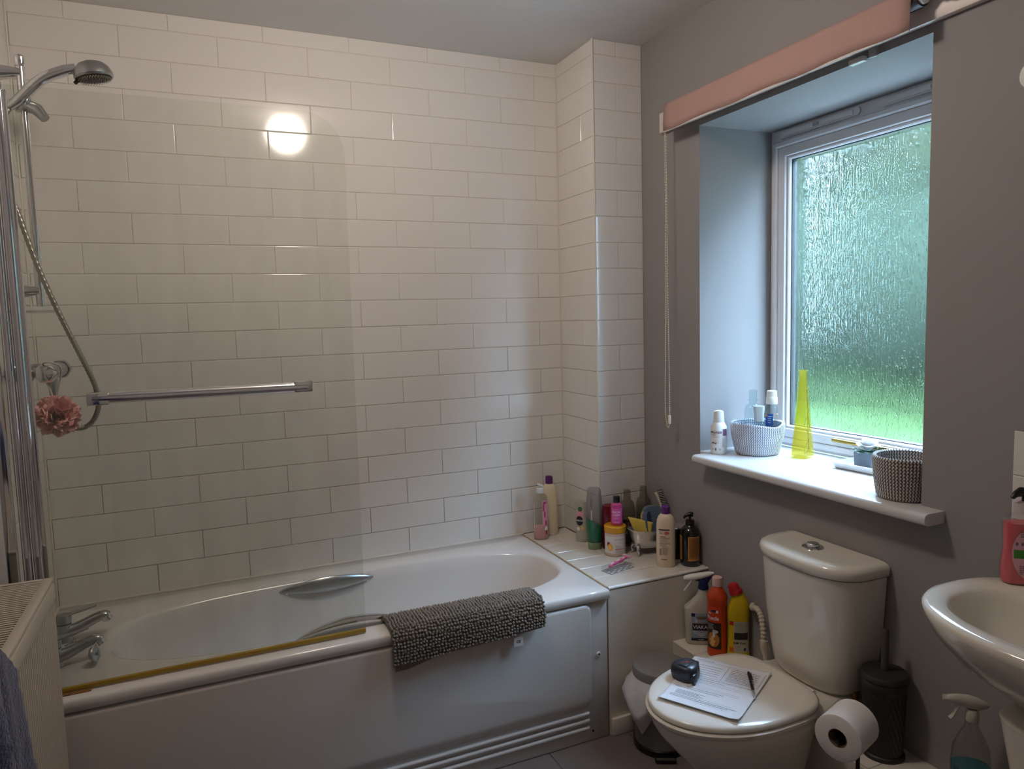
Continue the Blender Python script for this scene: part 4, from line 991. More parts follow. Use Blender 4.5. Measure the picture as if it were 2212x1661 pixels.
so_.rects('barcode_bars', INK, lb, [(0.006, 0.026, 0.049+i*0.003, 0.0505+i*0.003) for i in range(8)], eps=0.0009)
so_.rects('small_print', mat('mauve_ink', srgb(120, 70, 88), 0.6), lb, wobble_lines(3, 0.034, -0.015, 0.099, 0.004, 0.0018)+wobble_lines(5, 0.036, -0.016, 0.036, 0.0035, 0.0016))
for i, x in enumerate((-0.021, -0.011, -0.003)): so_.patch('symbol', mat('grey_ink', srgb(90, 84, 92), 0.6), lb, x-0.003, x+0.003, 0.073, 0.081, eps=0.0008, shape=[(a*(1 if k % 2 else 0.6), b*(1 if k % 2 else 0.6)) for k, (a, b) in enumerate(DISC)])
bm = bmesh.new(); lathe(bm, [(0.0175, 0.132), (0.018, 0.136), (0.017, 0.150), (0.009, 0.153)], 28); fin(bm, 'collar', mat('frosted_collar', srgb(200, 186, 186), 0.4), sp_)
bm = bmesh.new(); tube(bm, [(0, 0, 0.150), (0, 0, 0.168)], 0.005, 12); tube(bm, [(0.012, 0, 0.168), (-0.008, 0, 0.170), (-0.020, -0.006, 0.166), (-0.026, -0.008, 0.160)], [0.009, 0.009, 0.006, 0.004], 12); fin(bm, 'pump', BLACKP, sp_)
# round wall fitting by the right edge
wf = thing('wall_knob', 'round white fitting on the grey wall at the right edge', 'wall fitting', (XW, -1.752, 1.398))
bm = bmesh.new(); lathe(bm, [(0.032, 0), (0.033, 0.006), (0.030, 0.016), (0.018, 0.022), (0.0, 0.023)], 32); fin(bm, 'dome', WHITEP, wf, rot=(0, R(-90), 0))

# ================================================================== generic bottles
def cap_lathe(parent, name, m, prof, z, seg=28, loc=(0, 0)):
    bm = bmesh.new(); lathe(bm, [(r_, z+h_) for r_, h_ in prof], seg, loc[0], loc[1]); return fin(bm, name, m, parent)
def spray_head(parent, z, mbody, mneck, s=1.0, yaw=PI):
    """trigger head; nozzle along -x of the parent"""
    bm = bmesh.new(); lathe(bm, [(0.016*s, z), (0.017*s, z+0.004), (0.016*s, z+0.022*s), (0.012*s, z+0.028*s)], 24); nk = fin(bm, 'collar', mneck, parent)
    bm = bmesh.new(); rings = []
    for x, zc, w_, h_ in ((-0.062, 0.050, 0.008, 0.007), (-0.056, 0.050, 0.010, 0.009), (-0.035, 0.050, 0.011, 0.012), (-0.010, 0.046, 0.013, 0.016), (0.014, 0.042, 0.013, 0.015), (0.034, 0.041, 0.008, 0.008), (0.040, 0.041, 0.003, 0.003)):
        rings.append([(x*s, w_*s*math.cos(t_), z+s*(zc+h_*math.sin(t_))) for t_ in [2*PI*k/16 for k in range(16)]])
    loft(bm, rings); hd = fin(bm, 'trigger_head', mbody, parent)
    bm = bmesh.new(); P = cr([(-0.026*s, 0, z+0.042*s), (-0.036*s, 0, z+0.028*s), (-0.046*s, 0, z+0.008*s), (-0.052*s, 0, z+0.002*s)], 4)
    rings = [[(p.x+0.0035*s*math.cos(t_), 0.008*s*math.sin(t_), p.z) for t_ in [2*PI*k/12 for k in range(12)]] for p in P]; loft(bm, rings); fin(bm, 'trigger', mbody, hd)
    bm = bmesh.new(); tube(bm, [(-0.060*s, 0, z+0.050*s), (-0.070*s, 0, z+0.050*s)], [0.009*s, 0.008*s], 4); fin(bm, 'nozzle', mbody, hd)
    return hd
def put(name, label, cat, x, y, z, off=0.0, group=None): return thing(name, label, cat, (x, y, z), face_cam(x, y, off), group)

# ---- shelf: clear pink bottle
CLR = clear('clear_bottle', (0.90, 0.90, 0.89, 1), 0.3, 0.05, srgb(210, 206, 200))
t = put('body_wash_bottle', 'clear bottle with a little pink wash left and a white cap, by the back tiles', 'bottle', -0.162, -0.090, 0.0005, 0.1)
v = Vessel([(0, 0.029, 0.025, 2.6), (0.005, 0.031, 0.027, 2.6), (0.10, 0.031, 0.027, 2.6), (0.175, 0.029, 0.025, 2.5), (0.184, 0.024, 0.021, 2.2), (0.188, 0.014, 0.014, 2), (0.196, 0.013, 0.013, 2)])
v.mesh('bottle', CLR, t)
Vessel([(0.002, 0.028, 0.024, 2.6), (0.005, 0.0295, 0.0255, 2.6), (0.050, 0.0295, 0.0255, 2.6)]).mesh('pink_wash', mat('pink_wash', srgb(222, 160, 158), 0.3), t)
l = v.patch('side_label', mat('pink_print', srgb(224, 150, 178), 0.5), t, 0.006, 0.030, 0.060, 0.165)
v.rects('colour_swirl', mat('crimson_print', srgb(170, 50, 84), 0.5), l, [(0.010, 0.026, 0.150, 0.160), (0.008, 0.014, 0.12, 0.15), (0.016, 0.024, 0.062, 0.080), (0.012, 0.018, 0.095, 0.118)])
v.rects('white_text_strip', WHITEP, t, [(-0.034+0.003*math.sin(i*1.7)*0, -0.030, 0.030+i*0.0062, 0.0345+i*0.0062) for i in range(20)])
v.rects('red_code', mat('crimson_print', (0, 0, 0)), t, [(0.018, 0.026, 0.022, 0.038)])
v.rects('white_code', WHITEP, t, [(0.014, 0.027, 0.040, 0.056)])
cap_lathe(t, 'cap', WHITEP, [(0.015, 0), (0.016, 0.002), (0.0155, 0.020), (0.012, 0.022)], 0.192)
bm = bmesh.new(); box(bm, -0.014, 0.013, -0.009, 0.009, 0.222, 0.229, 0.002); bmesh.ops.rotate(bm, verts=bm.verts[:], cent=(0, 0, 0.22), matrix=Matrix.Rotation(R(22), 3, 'Y')); fin(bm, 'flip_lid', WHITEP, t)
# ---- cream shampoo bottle with purple cap (behind)
PUR = mat('purple_cap', srgb(92, 36, 110), 0.35)
CRB = mat('cream_bottle', srgb(228, 212, 180), 0.35)
def shampoo(t, h, r, m):
    v = Vessel([(0, r*0.93, r*0.82, 2.3), (0.004, r, r*0.88, 2.3), (h*0.30, r*1.02, r*0.90, 2.3), (h*0.66, r*1.0, r*0.86, 2.3), (h*0.76, r*0.92, r*0.78, 2.2), (h*0.82, r*0.74, r*0.64, 2.1), (h*0.855, r*0.50, r*0.48, 2.0), (h*0.86, r*0.42, r*0.42, 2.0)])
    v.mesh('bottle', m, t)
    c = cap_lathe(t, 'cap', PUR, [(r*0.47, 0), (r*0.48, 0.002), (r*0.47, h*0.115), (r*0.40, h*0.122)], h*0.858)
    bm = bmesh.new(); box(bm, -r*0.40, r*0.36, -r*0.2, r*0.2, h*0.975, h*0.99, 0.002); fin(bm, 'flip_lid', PUR, c); return v
t = put('shampoo_bottle', 'cream bottle with purple cap behind the clear pink bottle', 'bottle', -0.098, -0.048, 0.0005, 0.0)
shampoo(t, 0.252, 0.033, CRB)
# ---- grey radox style bottle
GBL = mat('grey_translucent', srgb(170, 166, 154), 0.3, coat=0.2)
t = put('shower_gel_bottle', 'small grey shower gel bottle with a black oval logo, left of the green one', 'bottle', -0.030, -0.204, 0.0005, -0.45)
v = Vessel([(0, 0.024, 0.017, 2.2), (0.003, 0.026, 0.019, 2.2), (0.026, 0.026, 0.019, 2.3), (0.028, 0.025, 0.018, 2.3), (0.08, 0.028, 0.019, 2.3), (0.130, 0.026, 0.017, 2.3), (0.158, 0.024, 0.014, 2.3), (0.166, 0.021, 0.011, 2.2), (0.168, 0.015, 0.007, 2)])
v.mesh('bottle', GBL, t)
l = v.patch('pink_label', mat('floral_pink', srgb(214, 150, 160), 0.5), t, -0.019, 0.016, 0.070, 0.146, shape=DISC)
v.patch('green_leaf', mat('leaf_green', srgb(50, 110, 60), 0.5), l, -0.010, 0.010, 0.126, 0.146, eps=0.0008, shape=DISC)
o = v.patch('logo_oval', BLACKP, l, -0.018, 0.014, 0.068, 0.108, eps=0.0010, shape=DISC)
v.text('lettering', WHITEP, o, 'RADOX', 0.0098, -0.002, 0.089, eps=0.0016, bold=0.02)
v.patch('yellow_flower', mat('flower_yellow', srgb(222, 180, 80), 0.5), t, 0.004, 0.016, 0.050, 0.068, eps=0.0008, shape=DISC)
v.patch('white_flower', WHITEP, t, -0.016, 0.000, 0.046, 0.062, eps=0.0008, shape=DISC)
# ---- green conditioner, cap down
t = put('green_gel_bottle', 'tall clear bottle with green gel in its lower half, cap down', 'bottle', -0.034, -0.312, 0.0005, 0.1)
v = Vessel([(0.0, 0.024, 0.018, 2.3), (0.003, 0.026, 0.020, 2.3), (0.028, 0.027, 0.020, 2.3), (0.030, 0.0275, 0.0205, 2.3), (0.07, 0.030, 0.021, 2.3), (0.13, 0.032, 0.021, 2.3), (0.20, 0.030, 0.018, 2.3), (0.238, 0.026, 0.013, 2.2), (0.246, 0.022, 0.009, 2.1), (0.248, 0.014, 0.005, 2)])
vb = Vessel([q for q in v.s if q[0] >= 0.030]); vb.mesh('bottle', clear('grey_clear_bottle', (0.74, 0.74, 0.72, 1), 0.5, 0.22, srgb(170, 168, 162), 0.08), t)
Vessel([q for q in v.s if q[0] <= 0.029]).mesh('cap', mat('pale_green_cap', srgb(128, 150, 116), 0.3), t)
bm = bmesh.new(); rings = []
for z in (0.031, 0.06, 0.09, 1):
    r_ = []
    for i in range(40):
        a = 2*PI*i/40; zz = z if z < 1 else 0.108-0.020*math.cos(a)
        q = v.at(zz); px, py = sup(q[1]+0.0006, q[2]+0.0006, q[3], a); r_.append((px, py, zz))
    rings.append(r_)
loft(bm, rings); fin(bm, 'green_gel', mat('green_gel', srgb(0, 96, 58), 0.15, coat=0.5), t, angle=60)
v.text('lettering', mat('grey_print', srgb(90, 90, 90), 0.5), t, 'SIMPLE', 0.012, -0.012, 0.190, vert=True)
v.rects('small_print', WHITEP, t, [(-0.016+0.0, -0.010, 0.12+i*0.004, 0.122+i*0.004) for i in range(10)])
# ---- scrub jar with amber lid
t = put('scrub_jar', 'clear tub of scrub with an amber lid and mango label', 'jar', 0.004, -0.404, 0.0005, -0.12)
v = Vessel([(0, 0.037, 0.037, 2), (0.004, 0.040, 0.040, 2), (0.088, 0.040, 0.040, 2), (0.092, 0.038, 0.038, 2)], 48)
v.mesh('tub', mat('beige_scrub', srgb(206, 186, 172), 0.35, var=0.1, vscale=40), t)
cap_lathe(t, 'lid', mat('amber_lid', srgb(216, 156, 26), 0.35), [(0.0415, 0), (0.042, 0.002), (0.042, 0.022), (0.040, 0.0245), (0.0, 0.025)], 0.090, 48)
l = v.patch('wrap_label', mat('white_label', srgb(224, 218, 216), 0.4), t, -0.048, 0.046, 0.012, 0.078, eps=0.0004, nx=30)
v.text('lettering', mat('taupe_ink', srgb(150, 120, 96), 0.6), l, 'EXTRACTS', 0.0078, 0.021, 0.066)
v.text('lettering', mat('pink_ink', srgb(190, 90, 120), 0.6), l, 'Mango', 0.0062, 0.012, 0.043, shear=0.2)
v.rects('small_print', mat('taupe_ink', (0, 0, 0)), l, wobble_lines(2, 0.030, 0.006, 0.037, 0.005, 0.0014)+wobble_lines(3, 0.034, 0.006, 0.024, 0.004, 0.0013))
v.rects('orange_stripe', mat('orange_print', srgb(206, 120, 60), 0.5), l, [(0.004, 0.040, 0.0275, 0.0305)])
v.patch('fruit_red', mat('mango_red', srgb(140, 40, 56), 0.5), l, -0.030, -0.014, 0.036, 0.056, eps=0.0007, shape=DISC)
v.patch('fruit_orange', mat('mango_orange', srgb(232, 176, 70), 0.5), l, -0.026, -0.004, 0.022, 0.050, eps=0.0010, shape=DISC)
v.patch('fruit_flesh', mat('mango_flesh', srgb(246, 200, 110), 0.5), l, -0.022, -0.010, 0.026, 0.042, eps=0.0014, shape=DISC)
# ---- pink bottle on the jar
t = put('pink_gel_bottle', 'small pink bottle with a black cap standing on the amber jar lid', 'bottle', 0.010, -0.408, 0.116, 0.05)
v = Vessel([(0, 0.021, 0.021, 2), (0.003, 0.023, 0.023, 2), (0.072, 0.023, 0.023, 2), (0.080, 0.021, 0.021, 2), (0.086, 0.014, 0.014, 2), (0.088, 0.011, 0.011, 2)])
v.mesh('bottle', mat('magenta_gel', srgb(196, 70, 130), 0.15, coat=0.5), t)
l = v.patch('label', mat('hot_pink_label', srgb(214, 92, 172), 0.45), t, -0.021, 0.021, 0.010, 0.068)
v.text('lettering', mat('pale_pink_ink', srgb(244, 214, 236), 0.5), l, 'SNOW', 0.0110, -0.002, 0.053, bold=0.02, shear=0.2)
v.text('lettering', mat('pale_pink_ink', (0, 0, 0)), l, 'FAIRY', 0.0110, -0.001, 0.042, bold=0.02, shear=0.2)
v.rects('small_print', mat('pale_pink_ink', (0, 0, 0)), l, wobble_lines(2, 0.024, -0.012, 0.032, 0.004, 0.0010)+[(-0.012, 0.008, 0.013, 0.0146)])
cap_lathe(t, 'cap', BLACKP, [(0.0125, 0), (0.013, 0.001), (0.013, 0.023), (0.011, 0.025), (0, 0.0252)], 0.087)
# ---- dark red bottle behind it
t = put('red_bottle', 'dark red rounded bottle half hidden behind the pink bottle', 'bottle', 0.023, -0.338, 0.0005, 0)
v = Vessel([(0, 0.030, 0.022, 2.4), (0.004, 0.031, 0.024, 2.4), (0.15, 0.031, 0.024, 2.4), (0.172, 0.030, 0.021, 2.2), (0.178, 0.018, 0.013, 2), (0.180, 0.006, 0.005, 2)])
v.mesh('bottle', mat('crimson_glossy', srgb(110, 14, 34), 0.2, coat=0.4), t)
# ---- two empty clear bottles
def empty_bottle(x, y, label, s, potp=False):
    t = put('empty_bottle', label, 'bottle', x, y, 0.0005, 0.15, 'empty clear bottles behind the caddy')
    v = Vessel([(0, 0.028, 0.024, 3.0), (0.004, 0.031, 0.027, 3.0), (0.135*s, 0.031, 0.027, 3.0), (0.160*s, 0.026, 0.023, 2.6), (0.172*s, 0.016, 0.016, 2), (0.186*s, 0.014, 0.014, 2), (0.190*s, 0.0155, 0.0155, 2), (0.192*s, 0.0155, 0.0155, 2), (0.193*s, 0.0135, 0.0135, 2), (0.197*s, 0.0135, 0.0135, 2), (0.198*s, 0.015, 0.015, 2), (0.200*s, 0.015, 0.015, 2), (0.201*s, 0.013, 0.013, 2), (0.208*s, 0.013, 0.013, 2)])
    v.mesh('bottle', clear('smoky_clear', (0.72, 0.70, 0.66, 1), 0.5, 0.06, srgb(150, 146, 136)), t)
    if potp:
        l = v.patch('black_label', BLACKP, t, -0.022, 0.022, 0.012, 0.110)
        bm = bmesh.new()
        rr = random.Random(3)
        dots = {'a': [], 'b': [], 'c': []}
        for k in 'abc':
            for i in range(26):
                a, b = rr.gauss(0, 0.007), rr.gauss(0.088, 0.009); dots[k].append((a, a+0.0022, b, b+0.0022))
        v.rects('berry_print', mat('berry_red', srgb(150, 60, 50), 0.5), l, dots['a']); v.rects('berry_print', mat('berry_orange', srgb(206, 140, 80), 0.5), l, dots['b'], eps=0.0008); v.rects('berry_print', mat('berry_pink', srgb(160, 110, 130), 0.5), l, dots['c'], eps=0.0009)
        v.text('lettering', mat('mint_ink', srgb(190, 220, 180), 0.5), l, 'K', 0.016, -0.006, 0.058)
    return v
empty_bottle(0.104, -0.336, 'empty clear screw-neck bottle with a dark berry label', 1.08, True)
empty_bottle(0.183, -0.334, 'empty clear screw-neck bottle in the corner, without a label', 1.10)
# ---- bathtub caddy
cdx, cdy = 0.122, -0.452
cdd = thing('bathtub_caddy', 'silver bathtub-shaped caddy on claw feet holding sponges', 'caddy', (cdx, cdy, 0.0005), R(-6))
SILV = mat('silver_plastic', (0.80, 0.78, 0.76, 1), 0.2, metal=0.85)
bm = bmesh.new(); rings = []
def cring(hx_, hy_, z, up=0.0, n=2.3, seg=48):
    return [(sup(hx_, hy_, n, 2*PI*i/seg)[0], sup(hx_, hy_, n, 2*PI*i/seg)[1], z+0.5*up*abs(math.cos(2*PI*i/seg))**2) for i in range(seg)]
loft(bm, [cring(0.044, 0.022, 0.022), cring(0.058, 0.030, 0.030), cring(0.070, 0.038, 0.060, 0.006), cring(0.079, 0.044, 0.088, 0.010), cring(0.084, 0.049, 0.093, 0.012), cring(0.085, 0.050, 0.096, 0.012), cring(0.081, 0.046, 0.097, 0.012), cring(0.076, 0.041, 0.090, 0.010), cring(0.066, 0.035, 0.058, 0.004), cring(0.050, 0.024, 0.028)], cap0=True, cap1=True)
fin(bm, 'tub', SILV, cdd, angle=60)
for sx_ in (-1, 1):
    for sy_ in (-1, 1):
        bm = bmesh.new(); tube(bm, cr([(sx_*0.052, sy_*0.022, 0.036), (sx_*0.058, sy_*0.027, 0.022), (sx_*0.052, sy_*0.026, 0.010), (sx_*0.057, sy_*0.029, 0.004)], 4), [0.007]*3+[0.005]*5+[0.0055]*5, 10); fin(bm, 'claw_foot', SILV, cdd)
# contents
def sponge(x, y, z, rz, tilt_, label, w_, h_, ma, mb, name='sponge', yc=True):
    t = thing(name, label, 'sponge', (x, y, z), 0, rot=(R(tilt_), R(0), R(rz)))
    bm = bmesh.new(); prism(bm, [(a*w_/2, h_/2+b*h_/2) for a, b in [sup(1, 1, 3.2, 2*PI*i/28) for i in range(28)]], -0.014, 0.004, 'y'); fin(bm, 'scourer', ma, t, angle=50)
    bm = bmesh.new(); prism(bm, [(a*w_/2, h_/2+b*h_/2) for a, b in [sup(1, 1, 3.2, 2*PI*i/28) for i in range(28)]], 0.0042, 0.0105, 'y'); fin(bm, 'foam', mb, t, angle=50)
BLU = mat('blue_sponge', srgb(84, 96, 132), 1.0, var=0.2, vscale=120, bump=0.8, bscale=200)
BLU2 = mat('faded_blue_sponge', srgb(100, 122, 146), 1.0, var=0.2, vscale=120, bump=0.8, bscale=200)
YLW = mat('mustard_foam', srgb(176, 158, 62), 1.0, var=0.15, vscale=100, bump=0.5, bscale=200)
sponge(0.118, -0.456, 0.062, 38, -6, 'blue sponge with a mustard layer standing in the silver caddy', 0.056, 0.100, BLU, YLW)
sponge(0.154, -0.437, 0.068, -14, -4, 'faded blue scouring sponge at the back of the silver caddy', 0.080, 0.108, BLU2, mat('grey_foam', srgb(120, 132, 130), 1.0, var=0.2))
bm = bmesh.new(); g = []
YC = mat('yellow_cloth', srgb(224, 196, 92), 0.95, var=0.1, vscale=80, bump=0.5, bscale=300)
for i in range(13):
    row = []
    for j in range(9):
        u, v_ = i/12, j/8
        x = -0.026+0.052*u-0.028*v_*(1-u)*1.2+0.010*v_*u; z = 0.0+0.082*v_-0.026*u*v_; y = 0.004*math.sin(u*5)+0.006*v_
        row.append(bm.verts.new((x, y, z)))
    g.append(row)
for i in range(12):
    for j in range(8): bm.faces.new((g[i][j], g[i+1][j], g[i+1][j+1], g[i][j+1]))
yc = fin(bm, 'cleaning_cloth', YC, None, loc=(0.090, -0.470, 0.070), rot=(0, 0, R(-18))); m_ = yc.modifiers.new('s', 'SOLIDIFY'); m_.thickness = 0.005
tag(yc, 'folded yellow cleaning cloth sticking out of the silver caddy', 'cloth')
# brush
br = thing('scrubbing_brush', 'white handled scrubbing brush with black bristles leaning in the caddy', 'brush', (0.196, -0.452, 0.050), 0, rot=(R(0), R(-4), R(-30)))
bm = bmesh.new(); P = cr([(0.012, 0, 0.0), (0.010, 0, 0.06), (0.004, 0, 0.11), (-0.006, 0, 0.150), (-0.016, 0, 0.178)], 5)
rings = [[(p.x+0.0065*math.cos(t_), 0.009*math.sin(t_), p.z) for t_ in [2*PI*k/12 for k in range(12)]] for p in P]; loft(bm, rings); fin(bm, 'handle', mat('ivory_handle', srgb(222, 212, 190), 0.4), br)
bm = bmesh.new(); rr = random.Random(5)
for i in range(17):
    z = 0.075+i*0.0066; xb = 0.012-0.022*max(0, (z-0.09)/0.09)
    for k in (-1, 0, 1):
        tube(bm, [(xb, k*0.005, z), (xb+0.010, k*0.0055, z+0.001), (xb+0.021+rr.uniform(-0.001, 0.001), k*0.006, z+0.003)], [0.0050, 0.0058, 0.0062], 6)
stuff(fin(bm, 'bristles', BLACKP, br, smooth=False))
# spare chrome ringed cup
t = put('toothbrush_cup', 'black cup with a broad chrome rim behind the black pump bottle', 'cup', 0.181, -0.548, 0.0005)
bm = bmesh.new(); lathe(bm, [(0.026, 0), (0.028, 0.003), (0.030, 0.118), (0.028, 0.118), (0.026, 0.01), (0.0, 0.008)], 36); fin(bm, 'cup', mat('dark_cup', srgb(34, 26, 22), 0.25), t)
bm = bmesh.new(); lathe(bm, [(0.022, 0.119), (0.0255, 0.118), (0.036, 0.118), (0.0375, 0.121), (0.035, 0.1245), (0.024, 0.1235)], 40); fin(bm, 'rim', SILV, t)
# ---- cream conditioner with printed back
t = put('conditioner_bottle', 'pearly cream bottle with purple cap and back print, beside the black pump bottle', 'bottle', 0.098, -0.600, 0.0005, 0.12)
v = shampoo(t, 0.226, 0.0335, mat('pearl_bottle', srgb(226, 206, 178), 0.3, coat=0.3))
PI_ = mat('plum_ink', srgb(92, 58, 84), 0.6)
l = v.rects('plum_band', PI_, t, [(-0.030, 0.010, 0.137, 0.142), (-0.029, 0.011, 0.108, 0.1095), (-0.028, 0.011, 0.089, 0.0905)])
v.patch('red_patch', mat('coral_print', srgb(200, 90, 90), 0.5), l, -0.010, 0.009, 0.122, 0.134, shape=DISC)
v.rects('small_print', PI_, l, wobble_lines(3, 0.016, -0.028, 0.132, 0.003, 0.0009)+wobble_lines(1, 0.030, -0.024, 0.114, 0.003, 0.0024)+wobble_lines(4, 0.036, -0.027, 0.105, 0.0034, 0.0008)+wobble_lines(3, 0.036, -0.027, 0.086, 0.0034, 0.0009)+wobble_lines(10, 0.024, -0.016, 0.075, 0.0030, 0.0010)+wobble_lines(1, 0.030, -0.020, 0.030, 0.003, 0.0024))
v.rects('barcode', mat('faded_plum', srgb(140, 110, 126), 0.6), l, [(-0.027, -0.019, 0.046+i*0.0018, 0.0471+i*0.0018) for i in range(14)])
# ---- black pump bottle
t = put('pump_bottle', 'black pump bottle with an amber label at the shelf corner', 'bottle', 0.181, -0.634, 0.0005, -0.05)
v = Vessel([(0, 0.033, 0.033, 2), (0.004, 0.0355, 0.0355, 2), (0.122, 0.0355, 0.0355, 2), (0.134, 0.031, 0.031, 2), (0.142, 0.022, 0.022, 2), (0.147, 0.016, 0.016, 2), (0.150, 0.015, 0.015, 2)], 44)
v.mesh('bottle', mat('black_glossy', srgb(12, 11, 12), 0.12, coat=0.4), t)
AMB = mat('amber_label', srgb(190, 140, 72), 0.5, var=0.08)
for fc, a, b in ((-PI/2+0.35, -0.018, 0.026), (-PI/2-1.15, -0.018, 0.010)):
    l = v.patch('label', AMB, t, a, b, 0.022, 0.112, face=fc)
    v.rects('label_frame', mat('amber_dark', srgb(158, 106, 44), 0.5), l, [(a+0.003, b-0.003, 0.030, 0.108)], eps=0.0007, face=fc)
    v.rects('small_print', mat('brown_ink', srgb(96, 62, 30), 0.6), l, wobble_lines(18, b-a-0.012, a+0.006, 0.103, 0.0038, 0.0011), eps=0.0011, face=fc)
cap_lathe(t, 'collar', BLACKP, [(0.0155, 0), (0.016, 0.001), (0.016, 0.018), (0.008, 0.020)], 0.148)
bm = bmesh.new(); tube(bm, [(0, 0, 0.166), (0, 0, 0.182)], 0.0045, 12); tube(bm, cr([(0.012, 0, 0.186), (0.0, 0, 0.187), (-0.014, -0.006, 0.183), (-0.022, -0.009, 0.174)], 4), [0.008, 0.0085, 0.009, 0.009, 0.009, 0.008, 0.007, 0.006, 0.0055, 0.005, 0.0045, 0.004, 0.0035], 12); fin(bm, 'pump', BLACKP, t)
# ---- razor and its packet
t = thing('razor_packet', 'flat clear razor packet lying near the shelf edge', 'packet', (-0.078, -0.545, 0.0005), R(14))
nbox('card', mat('grey_card', srgb(150, 150, 150), 0.5, var=0.3, vscale=90), t, -0.062, 0.056, -0.034, 0.018, 0, 0.0012)
nbox('film', clear('clear_film', (0.95, 0.95, 0.96, 1), 0.5, 0.12), t, -0.052, 0.052, -0.024, 0.030, 0.0014, 0.012, 0.003)
bm = bmesh.new()
for i in range(7):
    for j in range(3):
        if (i+j) % 2 == 0: box(bm, -0.058+i*0.016, -0.046+i*0.016, -0.031+j*0.008, -0.025+j*0.008, 0.0012, 0.0015)
fin(bm, 'printed_checks', WHITEP, t, smooth=False)
rz = thing('razor', 'pink and white disposable razor on top of the razor packet', 'razor', (-0.068, -0.540, 0.0135), R(14))
bm = bmesh.new(); P = cr([(-0.052, -0.006, 0.003), (-0.03, 0.0, 0.005), (0.0, 0.002, 0.008), (0.028, 0.002, 0.011), (0.046, 0.002, 0.016)], 5)
tube(bm, P, [0.004+0.0022*math.sin(PI*i/len(P))+0.0012*math.sin(i*1.1) for i in range(len(P))], 12); fin(bm, 'handle', mat('razor_pink', srgb(214, 88, 140), 0.35), rz)
bm = bmesh.new(); tube(bm, [p+Vector((0, 0, 0.0045)) for p in P[2:-4]], 0.0022, 8); lab(fin(bm, 'grip_stripe', WHITEP, rz), 'white grip stripe')
bm = bmesh.new(); box(bm, 0.042, 0.053, -0.017, 0.021, 0.013, 0.022, 0.0015); fin(bm, 'blade_head', mat('pale_pink', srgb(214, 170, 178), 0.4), rz)

# ================================================================== cleaning bottles on the pipe boxing
zl = -0.2445
t = put('limescale_spray', 'white limescale spray bottle with a navy collar, leftmost on the boxing', 'spray bottle', 0.136, -0.736, zl, 0.10)
WB = mat('white_spray_body', srgb(196, 190, 178), 0.35)
v = Vessel([(0, 0.038, 0.022, 3.4), (0.006, 0.043, 0.026, 3.4), (0.09, 0.047, 0.028, 3.4), (0.128, 0.048, 0.028, 3.3, 0.0, 0), (0.150, 0.036, 0.024, 2.8, 0.010, 0), (0.170, 0.024, 0.020, 2.3, 0.016, 0), (0.188, 0.017, 0.017, 2, 0.018, 0), (0.200, 0.016, 0.016, 2, 0.018, 0)])
v.mesh('bottle', WB, t)
l = v.patch('blue_label', mat('ice_blue_label', srgb(150, 168, 184), 0.4), t, -0.026, 0.044, 0.016, 0.116)
NV = mat('navy_print', srgb(24, 32, 84), 0.45)
b = v.rects('navy_badge', mat('navy_badge', srgb(20, 22, 44), 0.45), l, [(-0.022, 0.040, 0.054, 0.078), (-0.026, 0.044, 0.016, 0.026)])
v.text('lettering', WHITEP, b, 'VIAKAL', 0.0185, 0.009, 0.066, bold=0.012, eps=0.0012, sx_=0.95)
v.text('lettering', WHITEP, b, 'CLASSIC', 0.0055, 0.008, 0.020, bold=0.01, eps=0.0012)
v.rects('red_rule', mat('red_rule', srgb(170, 60, 66), 0.5), l, [(-0.022, 0.040, 0.079, 0.081)])
bm = bmesh.new()
for s_ in (0.0, 0.004):
    pts = [(-0.020, 0.053-s_*1.6), (0.009, 0.041-s_*1.6), (0.038, 0.053-s_*1.6)]
    for (x0, z0), (x1, z1) in zip(pts[:-1], pts[1:]):
        for i in range(6):
            a, b2 = i/6, (i+1)/6
            bm.faces.new([bm.verts.new(v.xw(x0+(x1-x0)*q, z0+(z1-z0)*q+d, 0.0011)) for q, d in ((a, -0.001), (b2, -0.001), (b2, 0.001), (a, 0.001))])
fin(bm, 'chevron', WHITEP, l, smooth=False)
v.patch('tap_picture', mat('tap_bronze', srgb(120, 100, 80), 0.4), l, -0.010, 0.026, 0.094, 0.106, eps=0.0008, shape=DISC)
v.rects('water_stream', WHITEP, l, [(-0.012, -0.009, 0.082, 0.098), (-0.007, -0.005, 0.082, 0.096)], eps=0.0009)
v.rects('blue_corner', NV, l, [(-0.026, -0.014, 0.104, 0.116)], eps=0.0007)
hdv = thing('x', '', '', (0, 0, 0)); bpy.data.objects.remove(hdv)
bm = bmesh.new(); lathe(bm, [(0.018, 0.196), (0.019, 0.199), (0.016, 0.214)], 24, 0.018, 0); nk = fin(bm, 'collar', NV, t)
bm = bmesh.new(); rings = []
for z, x0, x1, w_ in ((0.212, 0.004, 0.032, 0.014), (0.224, 0.000, 0.038, 0.014), (0.234, -0.010, 0.052, 0.012)):
    rings.append([((x0+x1)/2+(x1-x0)/2*math.cos(a), w_*math.sin(a), z+(0.010*math.cos(a) if z > 0.23 else 0)) for a in [2*PI*k/20 for k in range(20)]])
loft(bm, rings); lab(fin(bm, 'head_base', NV, t), 'navy blue base of the trigger head')
bm = bmesh.new(); rings = []
for x, zc, w_, h_ in ((-0.050, 0.231, 0.006, 0.006), (-0.044, 0.233, 0.009, 0.009), (-0.020, 0.237, 0.011, 0.012), (0.010, 0.242, 0.012, 0.012), (0.040, 0.249, 0.010, 0.009), (0.054, 0.253, 0.004, 0.003)):
    rings.append([(x, w_*math.cos(a), zc+h_*math.sin(a)) for a in [2*PI*k/16 for k in range(16)]])
loft(bm, rings); hd_ = fin(bm, 'trigger_head', WHITEP, t)
